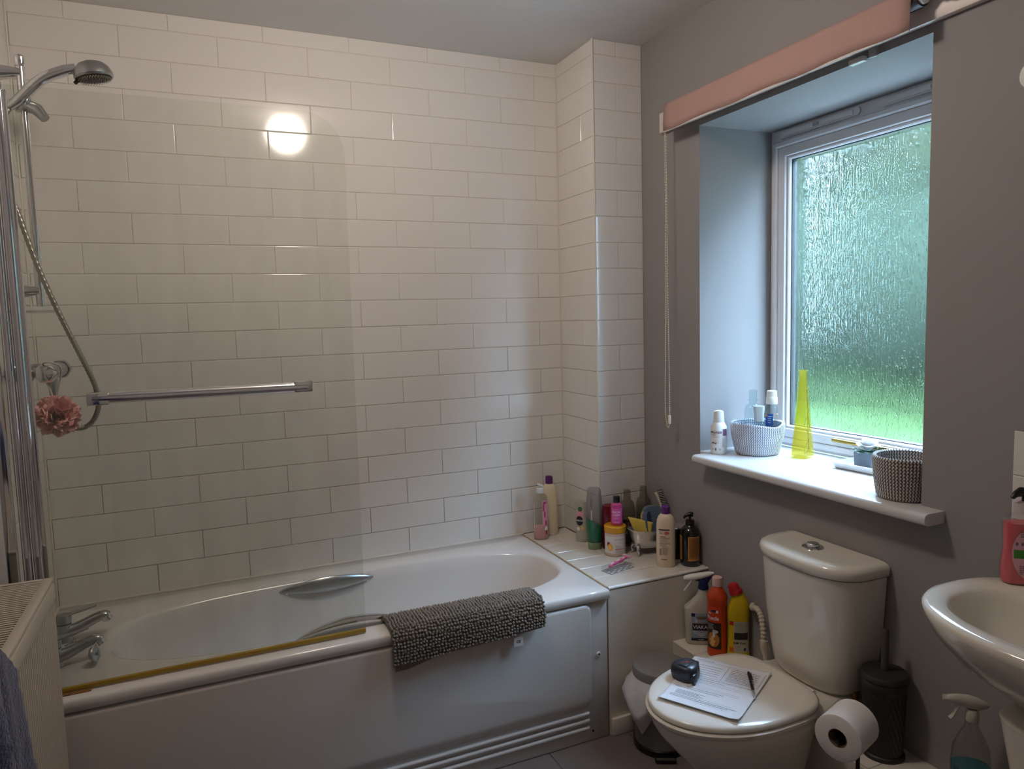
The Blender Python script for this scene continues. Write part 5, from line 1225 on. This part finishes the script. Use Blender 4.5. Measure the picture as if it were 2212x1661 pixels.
bm = bmesh.new(); P = cr([(-0.022, 0, 0.228), (-0.030, 0, 0.214), (-0.042, 0, 0.196), (-0.046, 0, 0.190)], 4); loft(bm, [[(p.x+0.004*math.cos(a), 0.008*math.sin(a), p.z+0.003*math.cos(a)) for a in [2*PI*k/12 for k in range(12)]] for p in P]); fin(bm, 'trigger', WHITEP, hd_)
# ---- orange drain cleaner
t = put('drain_cleaner_bottle', 'orange drain cleaner bottle with a white cap, between the spray and the yellow bottle', 'bottle', 0.136, -0.838, zl, -0.35)
v = Vessel([(0, 0.030, 0.030, 2.1), (0.005, 0.033, 0.033, 2.1), (0.022, 0.033, 0.033, 2.1), (0.026, 0.031, 0.031, 2.1), (0.190, 0.032, 0.032, 2.1), (0.194, 0.0335, 0.0335, 2.1), (0.208, 0.0335, 0.0335, 2.1), (0.230, 0.021, 0.021, 2), (0.238, 0.015, 0.015, 2), (0.242, 0.014, 0.014, 2)], 44)
v.mesh('bottle', mat('orange_hdpe', srgb(196, 66, 16), 0.35), t)
l = v.patch('label', mat('black_label_art', srgb(38, 28, 24), 0.45), t, -0.030, 0.024, 0.030, 0.122, eps=0.0004)
v.patch('red_panel', mat('red_orange_label', srgb(206, 62, 26), 0.45), t, -0.030, 0.024, 0.122, 0.178, eps=0.0004)
v.text('lettering', WHITEP, l, 'Mr', 0.012, -0.016, 0.152, bold=0.02)
v.text('lettering', WHITEP, l, 'Muscle', 0.0195, -0.007, 0.137, bold=0.025, sx_=0.85)
v.patch('blue_ribbon', NV, l, -0.012, 0.018, 0.158, 0.166, eps=0.0008, shape=DISC); v.patch('white_tick_disc', WHITEP, l, 0.006, 0.015, 0.156, 0.166, eps=0.0012, shape=DISC)
v.rects('slogan_print', mat('mint_print', srgb(170, 190, 170), 0.5), l, wobble_lines(4, 0.030, -0.024, 0.115, 0.0055, 0.0022))
v.patch('amber_splash', mat('amber_print', srgb(190, 120, 44), 0.5), l, -0.024, 0.018, 0.036, 0.088, eps=0.0007, shape=DISC)
v.patch('flame_print', mat('flame_print', srgb(228, 186, 120), 0.5), l, -0.018, 0.006, 0.038, 0.074, eps=0.0011, shape=[(a*(0.5 if k % 3 else 1), b) for k, (a, b) in enumerate(DISC)])
v.patch('plughole_disc', mat('grey_disc', srgb(196, 194, 190), 0.5), l, -0.006, 0.014, 0.085, 0.097, eps=0.0012, shape=DISC)
v.rects('plug_stem', WHITEP, l, [(-0.004, 0.003, 0.072, 0.086)], eps=0.0013)
cap_lathe(t, 'cap', mat('pinkish_white_cap', srgb(222, 190, 180), 0.45), [(0.0165, 0), (0.017, 0.002), (0.0165, 0.030), (0.0145, 0.031), (0.0140, 0.028), (0.004, 0.028), (0.003, 0.031), (0.0, 0.031)], 0.241)
# ---- yellow toilet cleaner, slanted neck
t = put('toilet_cleaner_bottle', 'yellow toilet cleaner bottle with a red cap and angled neck', 'bottle', 0.179, -0.892, zl, 0.12)
v = Vessel([(0, 0.034, 0.024, 2.7), (0.005, 0.037, 0.026, 2.7), (0.028, 0.036, 0.026, 2.7), (0.032, 0.034, 0.025, 2.7), (0.140, 0.034, 0.025, 2.7), (0.160, 0.036, 0.026, 2.6), (0.185, 0.033, 0.025, 2.4, 0.002, 0), (0.205, 0.026, 0.021, 2.2, 0.003, 0), (0.222, 0.019, 0.017, 2, 0.000, 0)])
YB = mat('yellow_hdpe', srgb(196, 168, 12), 0.32)
v.mesh('bottle', YB, t)
bm = bmesh.new(); tube(bm, [(0.004, 0, 0.205), (-0.004, 0, 0.228), (-0.009, 0, 0.240)], [0.020, 0.016, 0.013], 24); fin(bm, 'neck', YB, t)
bm = bmesh.new(); tube(bm, [(-0.006, 0, 0.225), (-0.0065, 0, 0.227), (-0.010, 0, 0.236), (-0.0105, 0, 0.237), (-0.018, 0, 0.252), (-0.0195, 0, 0.256), (-0.0198, 0, 0.257)], [0.021, 0.0225, 0.0215, 0.0185, 0.0175, 0.015, 0.010], 28); fin(bm, 'cap', mat('red_cap', srgb(180, 24, 28), 0.35), t)
l = v.patch('paper_label', mat('old_paper_label', srgb(176, 168, 148), 0.6), t, -0.018, 0.036, 0.030, 0.136)
v.rects('dark_band', mat('charcoal_print', srgb(34, 34, 36), 0.5), l, [(-0.017, 0.030, 0.074, 0.098)])
v.text('lettering', INK, l, 'KdM York', 0.0100, 0.000, 0.062, bold=0.03, shear=0.1, sx_=0.95)
v.rects('small_print', mat('grey_print2', srgb(120, 114, 100), 0.6), l, wobble_lines(6, 0.040, -0.014, 0.130, 0.005, 0.0010)+wobble_lines(4, 0.026, -0.014, 0.050, 0.004, 0.0010))
v.patch('round_symbol', NV, l, 0.014, 0.023, 0.036, 0.046, eps=0.0009, shape=DISC)
v.rects('red_tab', mat('red_tab', srgb(170, 40, 24), 0.5), t, [(-0.034, -0.019, 0.122, 0.136)], eps=0.0006)
v.rects('orange_tab', mat('orange_tab', srgb(196, 90, 20), 0.5), t, [(-0.034, -0.019, 0.030, 0.046)], eps=0.0006)

# ---- blue-green spray under the basin
t = thing('bathroom_spray', 'clear spray bottle of teal cleaner with a translucent trigger, below the basin', 'spray bottle', (0.146, -1.705, zl), R(-40)); t.scale = (1, 1, 1.12)
v = Vessel([(0, 0.036, 0.028, 2.3), (0.005, 0.040, 0.031, 2.3), (0.10, 0.041, 0.032, 2.3), (0.135, 0.037, 0.029, 2.3), (0.160, 0.026, 0.022, 2.2), (0.178, 0.015, 0.015, 2), (0.185, 0.0135, 0.0135, 2), (0.196, 0.0135, 0.0135, 2)])
v.mesh('bottle', clear('spray_clear', (0.80, 0.80, 0.79, 1), 0.3, 0.05), t)
Vessel([(0.002, 0.034, 0.026, 2.3), (0.005, 0.0385, 0.0295, 2.3), (0.096, 0.0392, 0.0302, 2.3)]).mesh('cleaner', mat('teal_liquid', srgb(20, 104, 116), 0.2), t)
v.text('lettering', mat('pale_teal', srgb(150, 200, 200), 0.5), t, 'method', 0.0155, 0.0, 0.088, bold=0.01)
v.text('lettering', mat('pale_teal', (0, 0, 0)), t, 'bathroom', 0.0085, 0.0, 0.077)
FR = mat('frosted_plastic', srgb(196, 192, 180), 0.4)
spray_head(t, 0.192, FR, FR, 0.86)

# ================================================================== WINDOW SILL THINGS
zs = 0.4205
t = put('dog_shampoo_bottle', 'white pet shampoo bottle at the left end of the window sill', 'bottle', 0.246, -0.714, zs, -0.1)
v = Vessel([(0, 0.026, 0.026, 2), (0.003, 0.028, 0.028, 2), (0.096, 0.028, 0.028, 2), (0.110, 0.020, 0.020, 2), (0.114, 0.018, 0.018, 2)], 44)
v.mesh('bottle', WHITEP, t)
l = v.rects('purple_panel', mat('dull_purple', srgb(112, 84, 112), 0.5), t, [(0.017, 0.036, 0.066, 0.090)])
v.text('lettering', mat('purple_ink', srgb(96, 62, 100), 0.5), t, 'MALASEB', 0.0105, -0.008, 0.078, bold=0.02)
v.text('lettering', INK, t, 'Shampoo', 0.0058, -0.018, 0.069); v.text('lettering', INK, t, 'for dogs and cats', 0.0046, -0.010, 0.062)
v.rects('small_print', mat('soft_grey_ink', srgb(130, 126, 136), 0.6), t, wobble_lines(10, 0.014, 0.014, 0.058, 0.0035, 0.001)+wobble_lines(1, 0.010, -0.022, 0.018, 0.003, 0.002)+wobble_lines(2, 0.008, 0.004, 0.020, 0.004, 0.0016))
def anim(x, z, s_):
    v.rects('animal_symbol', INK, t, [(x-0.004*s_, x+0.003*s_, z, z+0.003*s_), (x-0.004*s_, x-0.003*s_, z-0.003*s_, z), (x+0.002*s_, x+0.003*s_, z-0.003*s_, z), (x+0.003*s_, x+0.005*s_, z+0.001*s_, z+0.005*s_)])
anim(-0.019, 0.039, 1.0); anim(-0.009, 0.038, 0.8); v.rects('bottle_symbol', INK, t, [(-0.009, -0.006, 0.014, 0.023)])
c = cap_lathe(t, 'cap', WHITEP, [(0.0185, 0), (0.019, 0.001), (0.0175, 0.028), (0.0165, 0.034)], 0.112)
bm = bmesh.new(); loft(bm, [[(0.0168*math.cos(a), 0.0168*math.sin(a), 0.146+h_*(0.4+0.6*math.sin(a)**2)+0.0) for a in [2*PI*k/28 for k in range(28)]] for h_ in (0.0, 0.007)]+[[(0.006*math.cos(a), 0.006*math.sin(a), 0.150) for a in [2*PI*k/28 for k in range(28)]]]); fin(bm, 'flip_lid', WHITEP, c)
# baskets
def basket_mat(name, light, dark, N, amp, pitch):
    m = bpy.data.materials.new(name); m.use_nodes = True; nt = m.node_tree; b = nt.nodes['Principled BSDF']; b.inputs['Roughness'].default_value = 0.9; n = nt.nodes.new; L = nt.links.new
    t = n('ShaderNodeTexCoord'); s = n('ShaderNodeSeparateXYZ'); L(t.outputs['Object'], s.inputs[0])
    at = n('ShaderNodeMath'); at.operation = 'ARCTAN2'; L(s.outputs['Y'], at.inputs[0]); L(s.outputs['X'], at.inputs[1])
    mu = n('ShaderNodeMath'); mu.operation = 'MULTIPLY'; mu.inputs[1].default_value = N; L(at.outputs[0], mu.inputs[0])
    pp_ = n('ShaderNodeMath'); pp_.operation = 'PINGPONG'; pp_.inputs[1].default_value = pitch; L(s.outputs['Z'], pp_.inputs[0])
    m2 = n('ShaderNodeMath'); m2.operation = 'MULTIPLY_ADD'; m2.inputs[1].default_value = amp/pitch; L(pp_.outputs[0], m2.inputs[0]); L(mu.outputs[0], m2.inputs[2])
    sn = n('ShaderNodeMath'); sn.operation = 'SINE'; L(m2.outputs[0], sn.inputs[0])
    mr = n('ShaderNodeMapRange'); mr.inputs['From Min'].default_value = -0.25; mr.inputs['From Max'].default_value = 0.25; L(sn.outputs[0], mr.inputs['Value'])
    mx = n('ShaderNodeMix'); mx.data_type = 'RGBA'; mx.inputs[6].default_value = light; mx.inputs[7].default_value = dark; L(mr.outputs[0], mx.inputs[0]); L(mx.outputs[2], b.inputs['Base Color'])
    bp = n('ShaderNodeBump'); bp.inputs['Strength'].default_value = 0.5; bp.inputs['Distance'].default_value = 0.002; L(sn.outputs[0], bp.inputs['Height']); L(bp.outputs[0], b.inputs['Normal'])
    return m
def basket(x, y, label, r0, r1, h_, m, mb, sq=1.0, rz=0.0, dip=0.0):
    t = thing('woven_basket', label, 'basket', (x, y, zs), rz, 'rope baskets on the window sill')
    bm = bmesh.new(); seg = 72; n_ = int(h_/0.0092); prof = []
    for i in range(n_*6+1):
        z = 0.004+(h_-0.006)*i/(n_*6); u = i/(n_*6); rad = r0+(r1-r0)*math.sin(u*PI/2); prof.append((rad+0.0017*abs(math.sin(PI*i/6))-0.001, z))
    P_ = [(r0*0.94, 0.0)]+prof+[(r1-0.003, h_+0.001)]+[(r_-0.010, z) for r_, z in reversed(prof[6:])]+[(r0-0.012, 0.008)]
    loft(bm, [[(r_*math.cos(a), sq*r_*math.sin(a), z+(dip*max(0, z/h_-0.75)*4*max(0, math.cos(a-R(-60)))**6*-0.03)) for a in [2*PI*k/seg for k in range(seg)]] for r_, z in P_]); fin(bm, 'coiled_wall', m, t, angle=80)
    bm = bmesh.new(); lathe(bm, [(r0*0.95, -0.0002), (r0*0.965, 0.003), (r0*0.93, 0.0035)], 60, ell=sq); lab(fin(bm, 'base_edge', mb, t), 'dark stitched base edge')
    return t
basket(0.356, -0.786, 'pale grey rope basket holding bottles, left half of the sill', 0.074, 0.092, 0.112, basket_mat('pale_rope', srgb(222, 222, 226), srgb(128, 132, 150), 64, 2.6, 0.0046), mat('base_grey', srgb(90, 90, 96), 0.8), 0.86, R(-30), 0.35)
basket(0.262, -1.434, 'darker taupe rope basket, empty, at the right end of the sill', 0.074, 0.086, 0.112, basket_mat('taupe_rope', srgb(206, 200, 192), srgb(92, 82, 80), 64, 2.6, 0.0046), mat('base_grey', (0, 0, 0)), 0.92, R(20), 0.3)
# bottles in the basket
CB = clear('bluish_clear', (0.86, 0.92, 0.94, 1), 0.4, 0.07, srgb(190, 205, 214))
t = put('mouthwash_bottle', 'empty uncapped clear bottle, tallest neck, at the back left of the basket', 'bottle', 0.378, -0.740, zs+0.009); t.scale = (1, 1, 1.14)
v = Vessel([(0, 0.026, 0.022, 2.6), (0.004, 0.030, 0.025, 2.6), (0.120, 0.030, 0.025, 2.6), (0.136, 0.024, 0.020, 2.3), (0.142, 0.0135, 0.0135, 2), (0.150, 0.0135, 0.0135, 2), (0.151, 0.0175, 0.0175, 2), (0.154, 0.0175, 0.0175, 2), (0.155, 0.0140, 0.0140, 2), (0.184, 0.0140, 0.0140, 2), (0.185, 0.012, 0.012, 2)]); v.mesh('bottle', CB, t)
t = put('square_bottle', 'square-shouldered clear bottle with a flat frosted cap, middle of the basket', 'bottle', 0.350, -0.800, zs+0.009); t.scale = (1, 1, 1.2)
v = Vessel([(0, 0.022, 0.018, 4), (0.004, 0.024, 0.020, 4), (0.075, 0.024, 0.020, 4), (0.088, 0.016, 0.014, 3), (0.092, 0.014, 0.013, 3)]); v.mesh('bottle', CB, t)
v2 = Vessel([(0.090, 0.0165, 0.0150, 4), (0.112, 0.0165, 0.0150, 4), (0.122, 0.0185, 0.0165, 4), (0.134, 0.0185, 0.0165, 4)]); v2.mesh('cap', mat('frosted_cap', srgb(196, 206, 206), 0.3, coat=0.3), t)
t = put('white_cap_bottle', 'clear bottle with a white cap and a blue label, right side of the basket', 'bottle', 0.402, -0.806, zs+0.009); t.scale = (1, 1, 1.18)
v = Vessel([(0, 0.026, 0.020, 2.8), (0.004, 0.029, 0.023, 2.8), (0.105, 0.029, 0.023, 2.8), (0.128, 0.020, 0.018, 2.4), (0.138, 0.015, 0.015, 2), (0.142, 0.015, 0.015, 2)]); v.mesh('bottle', CB, t)
l = v.patch('blue_label', mat('royal_blue', srgb(30, 86, 170), 0.4), t, -0.022, 0.004, 0.076, 0.112)
v.rects('small_print', WHITEP, l, wobble_lines(4, 0.016, -0.014, 0.104, 0.006, 0.0016)); v.patch('orange_dot', mat('orange_dot', srgb(230, 130, 60), 0.4), l, -0.023, -0.015, 0.104, 0.112, eps=0.0008, shape=DISC)
v.rects('pink_print', mat('salmon_ink', srgb(230, 170, 160), 0.5), t, wobble_lines(3, 0.020, 0.008, 0.112, 0.009, 0.003))
cap_lathe(t, 'cap', WHITEP, [(0.0195, 0), (0.020, 0.001), (0.0188, 0.020), (0.0172, 0.022), (0.0168, 0.038), (0.015, 0.0395), (0, 0.040)], 0.140)
# yellow vase
t = thing('glass_vase', 'tall tapering yellow-green glass vase on the sill', 'vase', (0.432, -0.918, zs), R(12))
def yg():
    m = bpy.data.materials.new('yellow_green_glass'); m.use_nodes = True; nt = m.node_tree; nt.nodes.clear(); N = nt.nodes.new; L = nt.links.new
    out = N('ShaderNodeOutputMaterial'); tr = N('ShaderNodeBsdfTransparent'); gl = N('ShaderNodeBsdfGlossy'); tl_ = N('ShaderNodeBsdfTranslucent'); df = N('ShaderNodeBsdfDiffuse')
    tr.inputs[0].default_value = (0.93, 0.90, 0.58, 1); tl_.inputs[0].default_value = (0.62, 0.54, 0.12, 1); df.inputs[0].default_value = (0.50, 0.46, 0.12, 1); gl.inputs['Roughness'].default_value = 0.06
    a = N('ShaderNodeMixShader'); a.inputs[0].default_value = 0.14; L(tr.outputs[0], a.inputs[1]); L(tl_.outputs[0], a.inputs[2])
    b = N('ShaderNodeMixShader'); b.inputs[0].default_value = 0.04; L(a.outputs[0], b.inputs[1]); L(df.outputs[0], b.inputs[2])
    lw = N('ShaderNodeFresnel'); c = N('ShaderNodeMixShader'); gb = N('ShaderNodeNewGeometry'); bk = N('ShaderNodeMath'); bk.operation = 'SUBTRACT'; bk.inputs[0].default_value = 1.0; L(gb.outputs['Backfacing'], bk.inputs[1]); mm = N('ShaderNodeMath'); mm.operation = 'MULTIPLY'; L(lw.outputs[0], mm.inputs[0]); L(bk.outputs[0], mm.inputs[1]); L(mm.outputs[0], c.inputs[0]); L(b.outputs[0], c.inputs[1]); L(gl.outputs[0], c.inputs[2]); L(c.outputs[0], out.inputs[0]); return m
bm = bmesh.new(); rings = []
SQ = [(z, s_, tw_) for z, s_, tw_ in ((0.0, 0.027, 0), (0.004, 0.0298, 0), (0.012, 0.0300, 0.02), (0.05, 0.0270, 0.1), (0.11, 0.0225, 0.3), (0.17, 0.0180, 0.5), (0.23, 0.0142, 0.7), (0.27, 0.0120, 0.78), (0.292, 0.0118, 0.8), (0.298, 0.0135, 0.8))]
def sqr(s_, tw_, z): return [(math.cos(tw_*0.35)*a-math.sin(tw_*0.35)*b, math.sin(tw_*0.35)*a+math.cos(tw_*0.35)*b, z) for a, b in [sup(s_, s_, 6, 2*PI*k/40) for k in range(40)]]
loft(bm, [sqr(s_, tw_, z) for z, s_, tw_ in SQ]+[sqr(s_-0.0025, tw_, max(z, 0.008)) for z, s_, tw_ in reversed(SQ[1:])]); fin(bm, 'glass_body', yg(), t, angle=50)
GO = mat('gold_outline', srgb(120, 104, 30), 0.4, metal=0.3)
vv2 = Vessel([(z, s_, s_, 6) for z, s_, tw_ in SQ])
def vpt(a_, z): 
    tw_ = 0.9*z/0.3*0.35; x, y, _ = vv2.xw(a_-0.45*vv2.at(z)[1], z, 0.0007); return (math.cos(tw_)*x-math.sin(tw_)*y, math.sin(tw_)*x+math.cos(tw_)*y, z)
bm = bmesh.new()
for P in ([(0.004, 0.03), (-0.002, 0.10), (0.002, 0.17), (0.0, 0.225)], [(0.0, 0.085), (-0.011, 0.105), (-0.010, 0.130), (0.0, 0.145)], [(0.0, 0.085), (0.009, 0.100), (0.008, 0.125), (0.0, 0.145)], [(-0.015, 0.02), (-0.012, 0.045), (-0.004, 0.060), (0.004, 0.068)], [(-0.015, 0.02), (-0.004, 0.03), (0.002, 0.05), (0.004, 0.068)]):
    tube(bm, [vpt(p[0], p[1]) for p in [(q.x, q.y) for q in cr([(a, b, 0) for a, b in P], 6)]], 0.0006, 5)
tube(bm, [vpt(0.004*math.cos(a), 0.230+0.005*math.sin(a)) for a in [2*PI*k/14 for k in range(15)]], 0.0009, 5)
fin(bm, 'painted_outline', GO, t)
# tray with potted rose
t = thing('sill_tray', 'shallow white rectangular tray on the sill under the flower pot', 'tray', (0.452, -1.205, zs), R(4))
def tring(hx_, hy_, z): return [(a, b, z) for a, b in rrect(2*hx_, 2*hy_, 0.008, 4)]
bm = bmesh.new(); loft(bm, [tring(0.050, 0.118, 0), tring(0.056, 0.124, 0.004), tring(0.060, 0.128, 0.020), tring(0.0575, 0.1255, 0.021), tring(0.053, 0.121, 0.006), tring(0.048, 0.116, 0.005)]); fin(bm, 'dish', WHITEP, t, angle=50)
t = thing('potted_rose', 'artificial white rose in a small grey cube pot on the tray', 'potted flower', (0.470, -1.146, zs+0.0052), R(8))
bm = bmesh.new(); loft(bm, [[(a, b, z) for a, b in rrect(2*s_, 2*s_, 0.003, 3)] for s_, z in ((0.027, 0), (0.029, 0.002), (0.031, 0.048), (0.027, 0.048), (0.026, 0.040))]); fin(bm, 'pot', mat('slate_pot', srgb(92, 100, 108), 0.6), t, angle=50)
PT = mat('white_petal', srgb(238, 236, 236), 0.7)
def petal(bm, a, r_, h_, open_, w_, c):
    g = []
    for i in range(6):
        u = i/5-0.5
        row = []
        for j in range(5):
            v_ = j/4; rad = r_*(0.25+0.75*v_**0.8)+open_*v_*v_*0.012; ang_ = a+u*w_*(0.5+0.6*math.sin(PI*min(1, v_*0.8+0.1)))
            zz = h_*(v_**0.8)-open_*0.012*v_**3-0.004*abs(u)*v_*2
            row.append(bm.verts.new((c[0]+rad*math.cos(ang_), c[1]+rad*math.sin(ang_), c[2]+zz)))
        g.append(row)
    for i in range(5):
        for j in range(4): bm.faces.new((g[i][j], g[i+1][j], g[i+1][j+1], g[i][j+1]))
n_p = 0
for ring_, (r_, h_, op, cnt, w_) in enumerate(((0.006, 0.040, 0.0, 3, 2.4), (0.012, 0.040, 0.1, 4, 1.9), (0.018, 0.038, 0.2, 5, 1.6), (0.024, 0.034, 0.4, 6, 1.4), (0.029, 0.027, 0.6, 7, 1.25))):
    for k in range(cnt):
        bm = bmesh.new(); petal(bm, 2*PI*k/cnt+ring_*0.6, r_, h_, op, w_, (0, 0, 0.052)); fin(bm, 'petal', PT, t)
LFM = mat('leaf_dark_green', srgb(60, 96, 70), 0.6, var=0.2)
rr = random.Random(11)
for k in range(22):
    a = 2*PI*k/22+rr.uniform(-.2, .2); L_ = rr.uniform(0.034, 0.058); el = rr.uniform(-0.15, 0.25); bm = bmesh.new()
    d = Vector((math.cos(a)*math.cos(el), math.sin(a)*math.cos(el), math.sin(el))); s_ = Vector((-math.sin(a), math.cos(a), 0)); c0 = Vector((0, 0, 0.050))
    tube(bm, [c0, c0+d*L_], 0.0007, 5)
    for q in range(5):
        b0 = c0+d*L_*(0.5+0.13*q); sd = 1 if q % 2 else -1; tp_ = b0+d*0.006+s_*sd*0.010+Vector((0, 0, 0.002))
        mid1 = b0.lerp(tp_, 0.5)+d*0.003; mid2 = b0.lerp(tp_, 0.5)-d*0.002+Vector((0, 0, 0.001))
        bm.faces.new([bm.verts.new(x_) for x_ in (b0, mid1, tp_, mid2)])
    fin(bm, 'leaf_sprig', LFM, t)

# ================================================================== BLIND
bl = thing('roller_blind', 'dusty pink roller blind rolled up above the window', 'roller blind', (XW, -0.53, 1.62))
def Z3(x, y, z): return (x-XW, y+0.53, z-1.62)
FAB = mat('dusty_pink_fabric', srgb(178, 144, 136), 0.85, var=0.05, vscale=90, bump=0.2, bscale=400)
# fabric: wraps the roller and hangs a little
bm = bmesh.new(); sec = []
xc, zc, rr_ = 0.168, 1.640, 0.027
for k in range(22):
    a = R(-60+250*k/21); sec.append((xc+rr_*math.cos(a), zc+rr_*math.sin(a)))
sec = sec+[(xc-rr_-0.0005, 1.615), (xc-rr_-0.002, 1.590), (xc-rr_-0.001, 1.566)]
ny2 = 24; g = []
for i in range(ny2+1):
    y = -0.545-0.965*i/ny2; g.append([bm.verts.new(Z3(x, y, z-(0.003*math.sin(i*0.9) if j > len(sec)-3 else 0))) for j, (x, z) in enumerate(sec)])
for i in range(ny2):
    for j in range(len(sec)-1): bm.faces.new((g[i][j], g[i+1][j], g[i+1][j+1], g[i][j+1]))
f_ = fin(bm, 'fabric', FAB, bl); m_ = f_.modifiers.new('s', 'SOLIDIFY'); m_.thickness = 0.0015
nbox('hem_bar', mat('white_hem', srgb(206, 200, 196), 0.5), bl, *[v for p in zip(Z3(xc-rr_-0.001, -1.508, 1.562), Z3(xc-rr_+0.003, -0.547, 1.568)) for v in p], 0.0005)
bm = bmesh.new(); tube(bm, [Z3(xc, -0.54, zc), Z3(xc, -1.52, zc)], 0.0235, 28); lab(fin(bm, 'roller_tube', mat('dark_tube', srgb(60, 44, 40), 0.6), bl), 'dark roller tube end')
bm = bmesh.new(); tube(bm, [Z3(xc, -1.516, zc), Z3(xc, -1.526, zc), Z3(xc, -1.528, zc), Z3(xc, -1.545, zc), Z3(xc, -1.5455, zc), Z3(xc, -1.56, zc)], [0.019, 0.019, 0.013, 0.013, 0.017, 0.017], 24); fin(bm, 'end_plug', WHITEP, bl)
nbox('bracket', WHITEP, bl, *[v for p in zip(Z3(xc-0.016, -1.572, zc-0.022), Z3(XW-0.020, -1.560, zc+0.022)) for v in p], 0.004)
nbox('bracket', WHITEP, bl, *[v for p in zip(Z3(xc-0.010, -0.534, zc-0.014), Z3(XW-0.020, -0.528, zc+0.016)) for v in p], 0.004)
nbox('batten', mat('white_batten', srgb(222, 210, 202), 0.4), bl, *[v for p in zip(Z3(XW-0.020, -1.95, 1.588), Z3(XW-0.0005, -0.438, 1.660)) for v in p], 0.003)
nbox('hook_clip', clear('clear_clip', (0.9, 0.9, 0.9, 1), 0.5, 0.25), bl, *[v for p in zip(Z3(XW-0.012, -1.365, 1.562), Z3(XW-0.0005, -1.340, 1.587)) for v in p], 0.002)
nbox('hook_clip', WHITEP, bl, *[v for p in zip(Z3(XW-0.020, -1.332, 1.560), Z3(XW-0.003, -1.285, 1.574)) for v in p], 0.003)
# bead chain
bm = bmesh.new(); xch = 0.155
LP = [(xch, -0.533, 1.640), (xch, -0.534, 1.4), (xch, -0.535, 1.1), (xch-0.002, -0.534, 0.85), (xch-0.004, -0.530, 0.65), (xch-0.003, -0.530, 0.55), (xch, -0.537, 0.500), (xch, -0.548, 0.508), (xch+0.002, -0.549, 0.54), (xch+0.004, -0.545, 0.7), (xch+0.004, -0.540, 0.95), (xch+0.004, -0.537, 1.3), (xch+0.004, -0.535, 1.640)]
dense = cr(LP, 60); acc = 0; last = dense[0]; V = []; F = []; beads = [dense[0]]
for p in dense[1:]:
    acc += (p-last).length; last = p
    if acc >= 0.0060: beads.append(p); acc = 0
for p in beads:
    b0 = len(V); V += [Z3(*(p+q*0.0023)) for q in pv]; F += [[b0+i for i in f] for f in pf_]
me = bpy.data.meshes.new('bead_chain'); me.from_pydata(V, [], F); me.materials.append(mat('cream_bead', srgb(226, 214, 184), 0.4))
for p in me.polygons: p.use_smooth = True
ch = stuff(link(me, 'bead_chain', bl))
bm = bmesh.new(); tube(bm, [Z3(*p) for p in dense[::6]], 0.0006, 5); fin(bm, 'chain_cord', mat('cream_bead', (0, 0, 0)), bl)
nbox('chain_joiner', mat('cream_bead', (0, 0, 0)), bl, *[v for p in zip(Z3(xch-0.004, -0.554, 0.512), Z3(xch+0.005, -0.544, 0.545)) for v in p], 0.002)
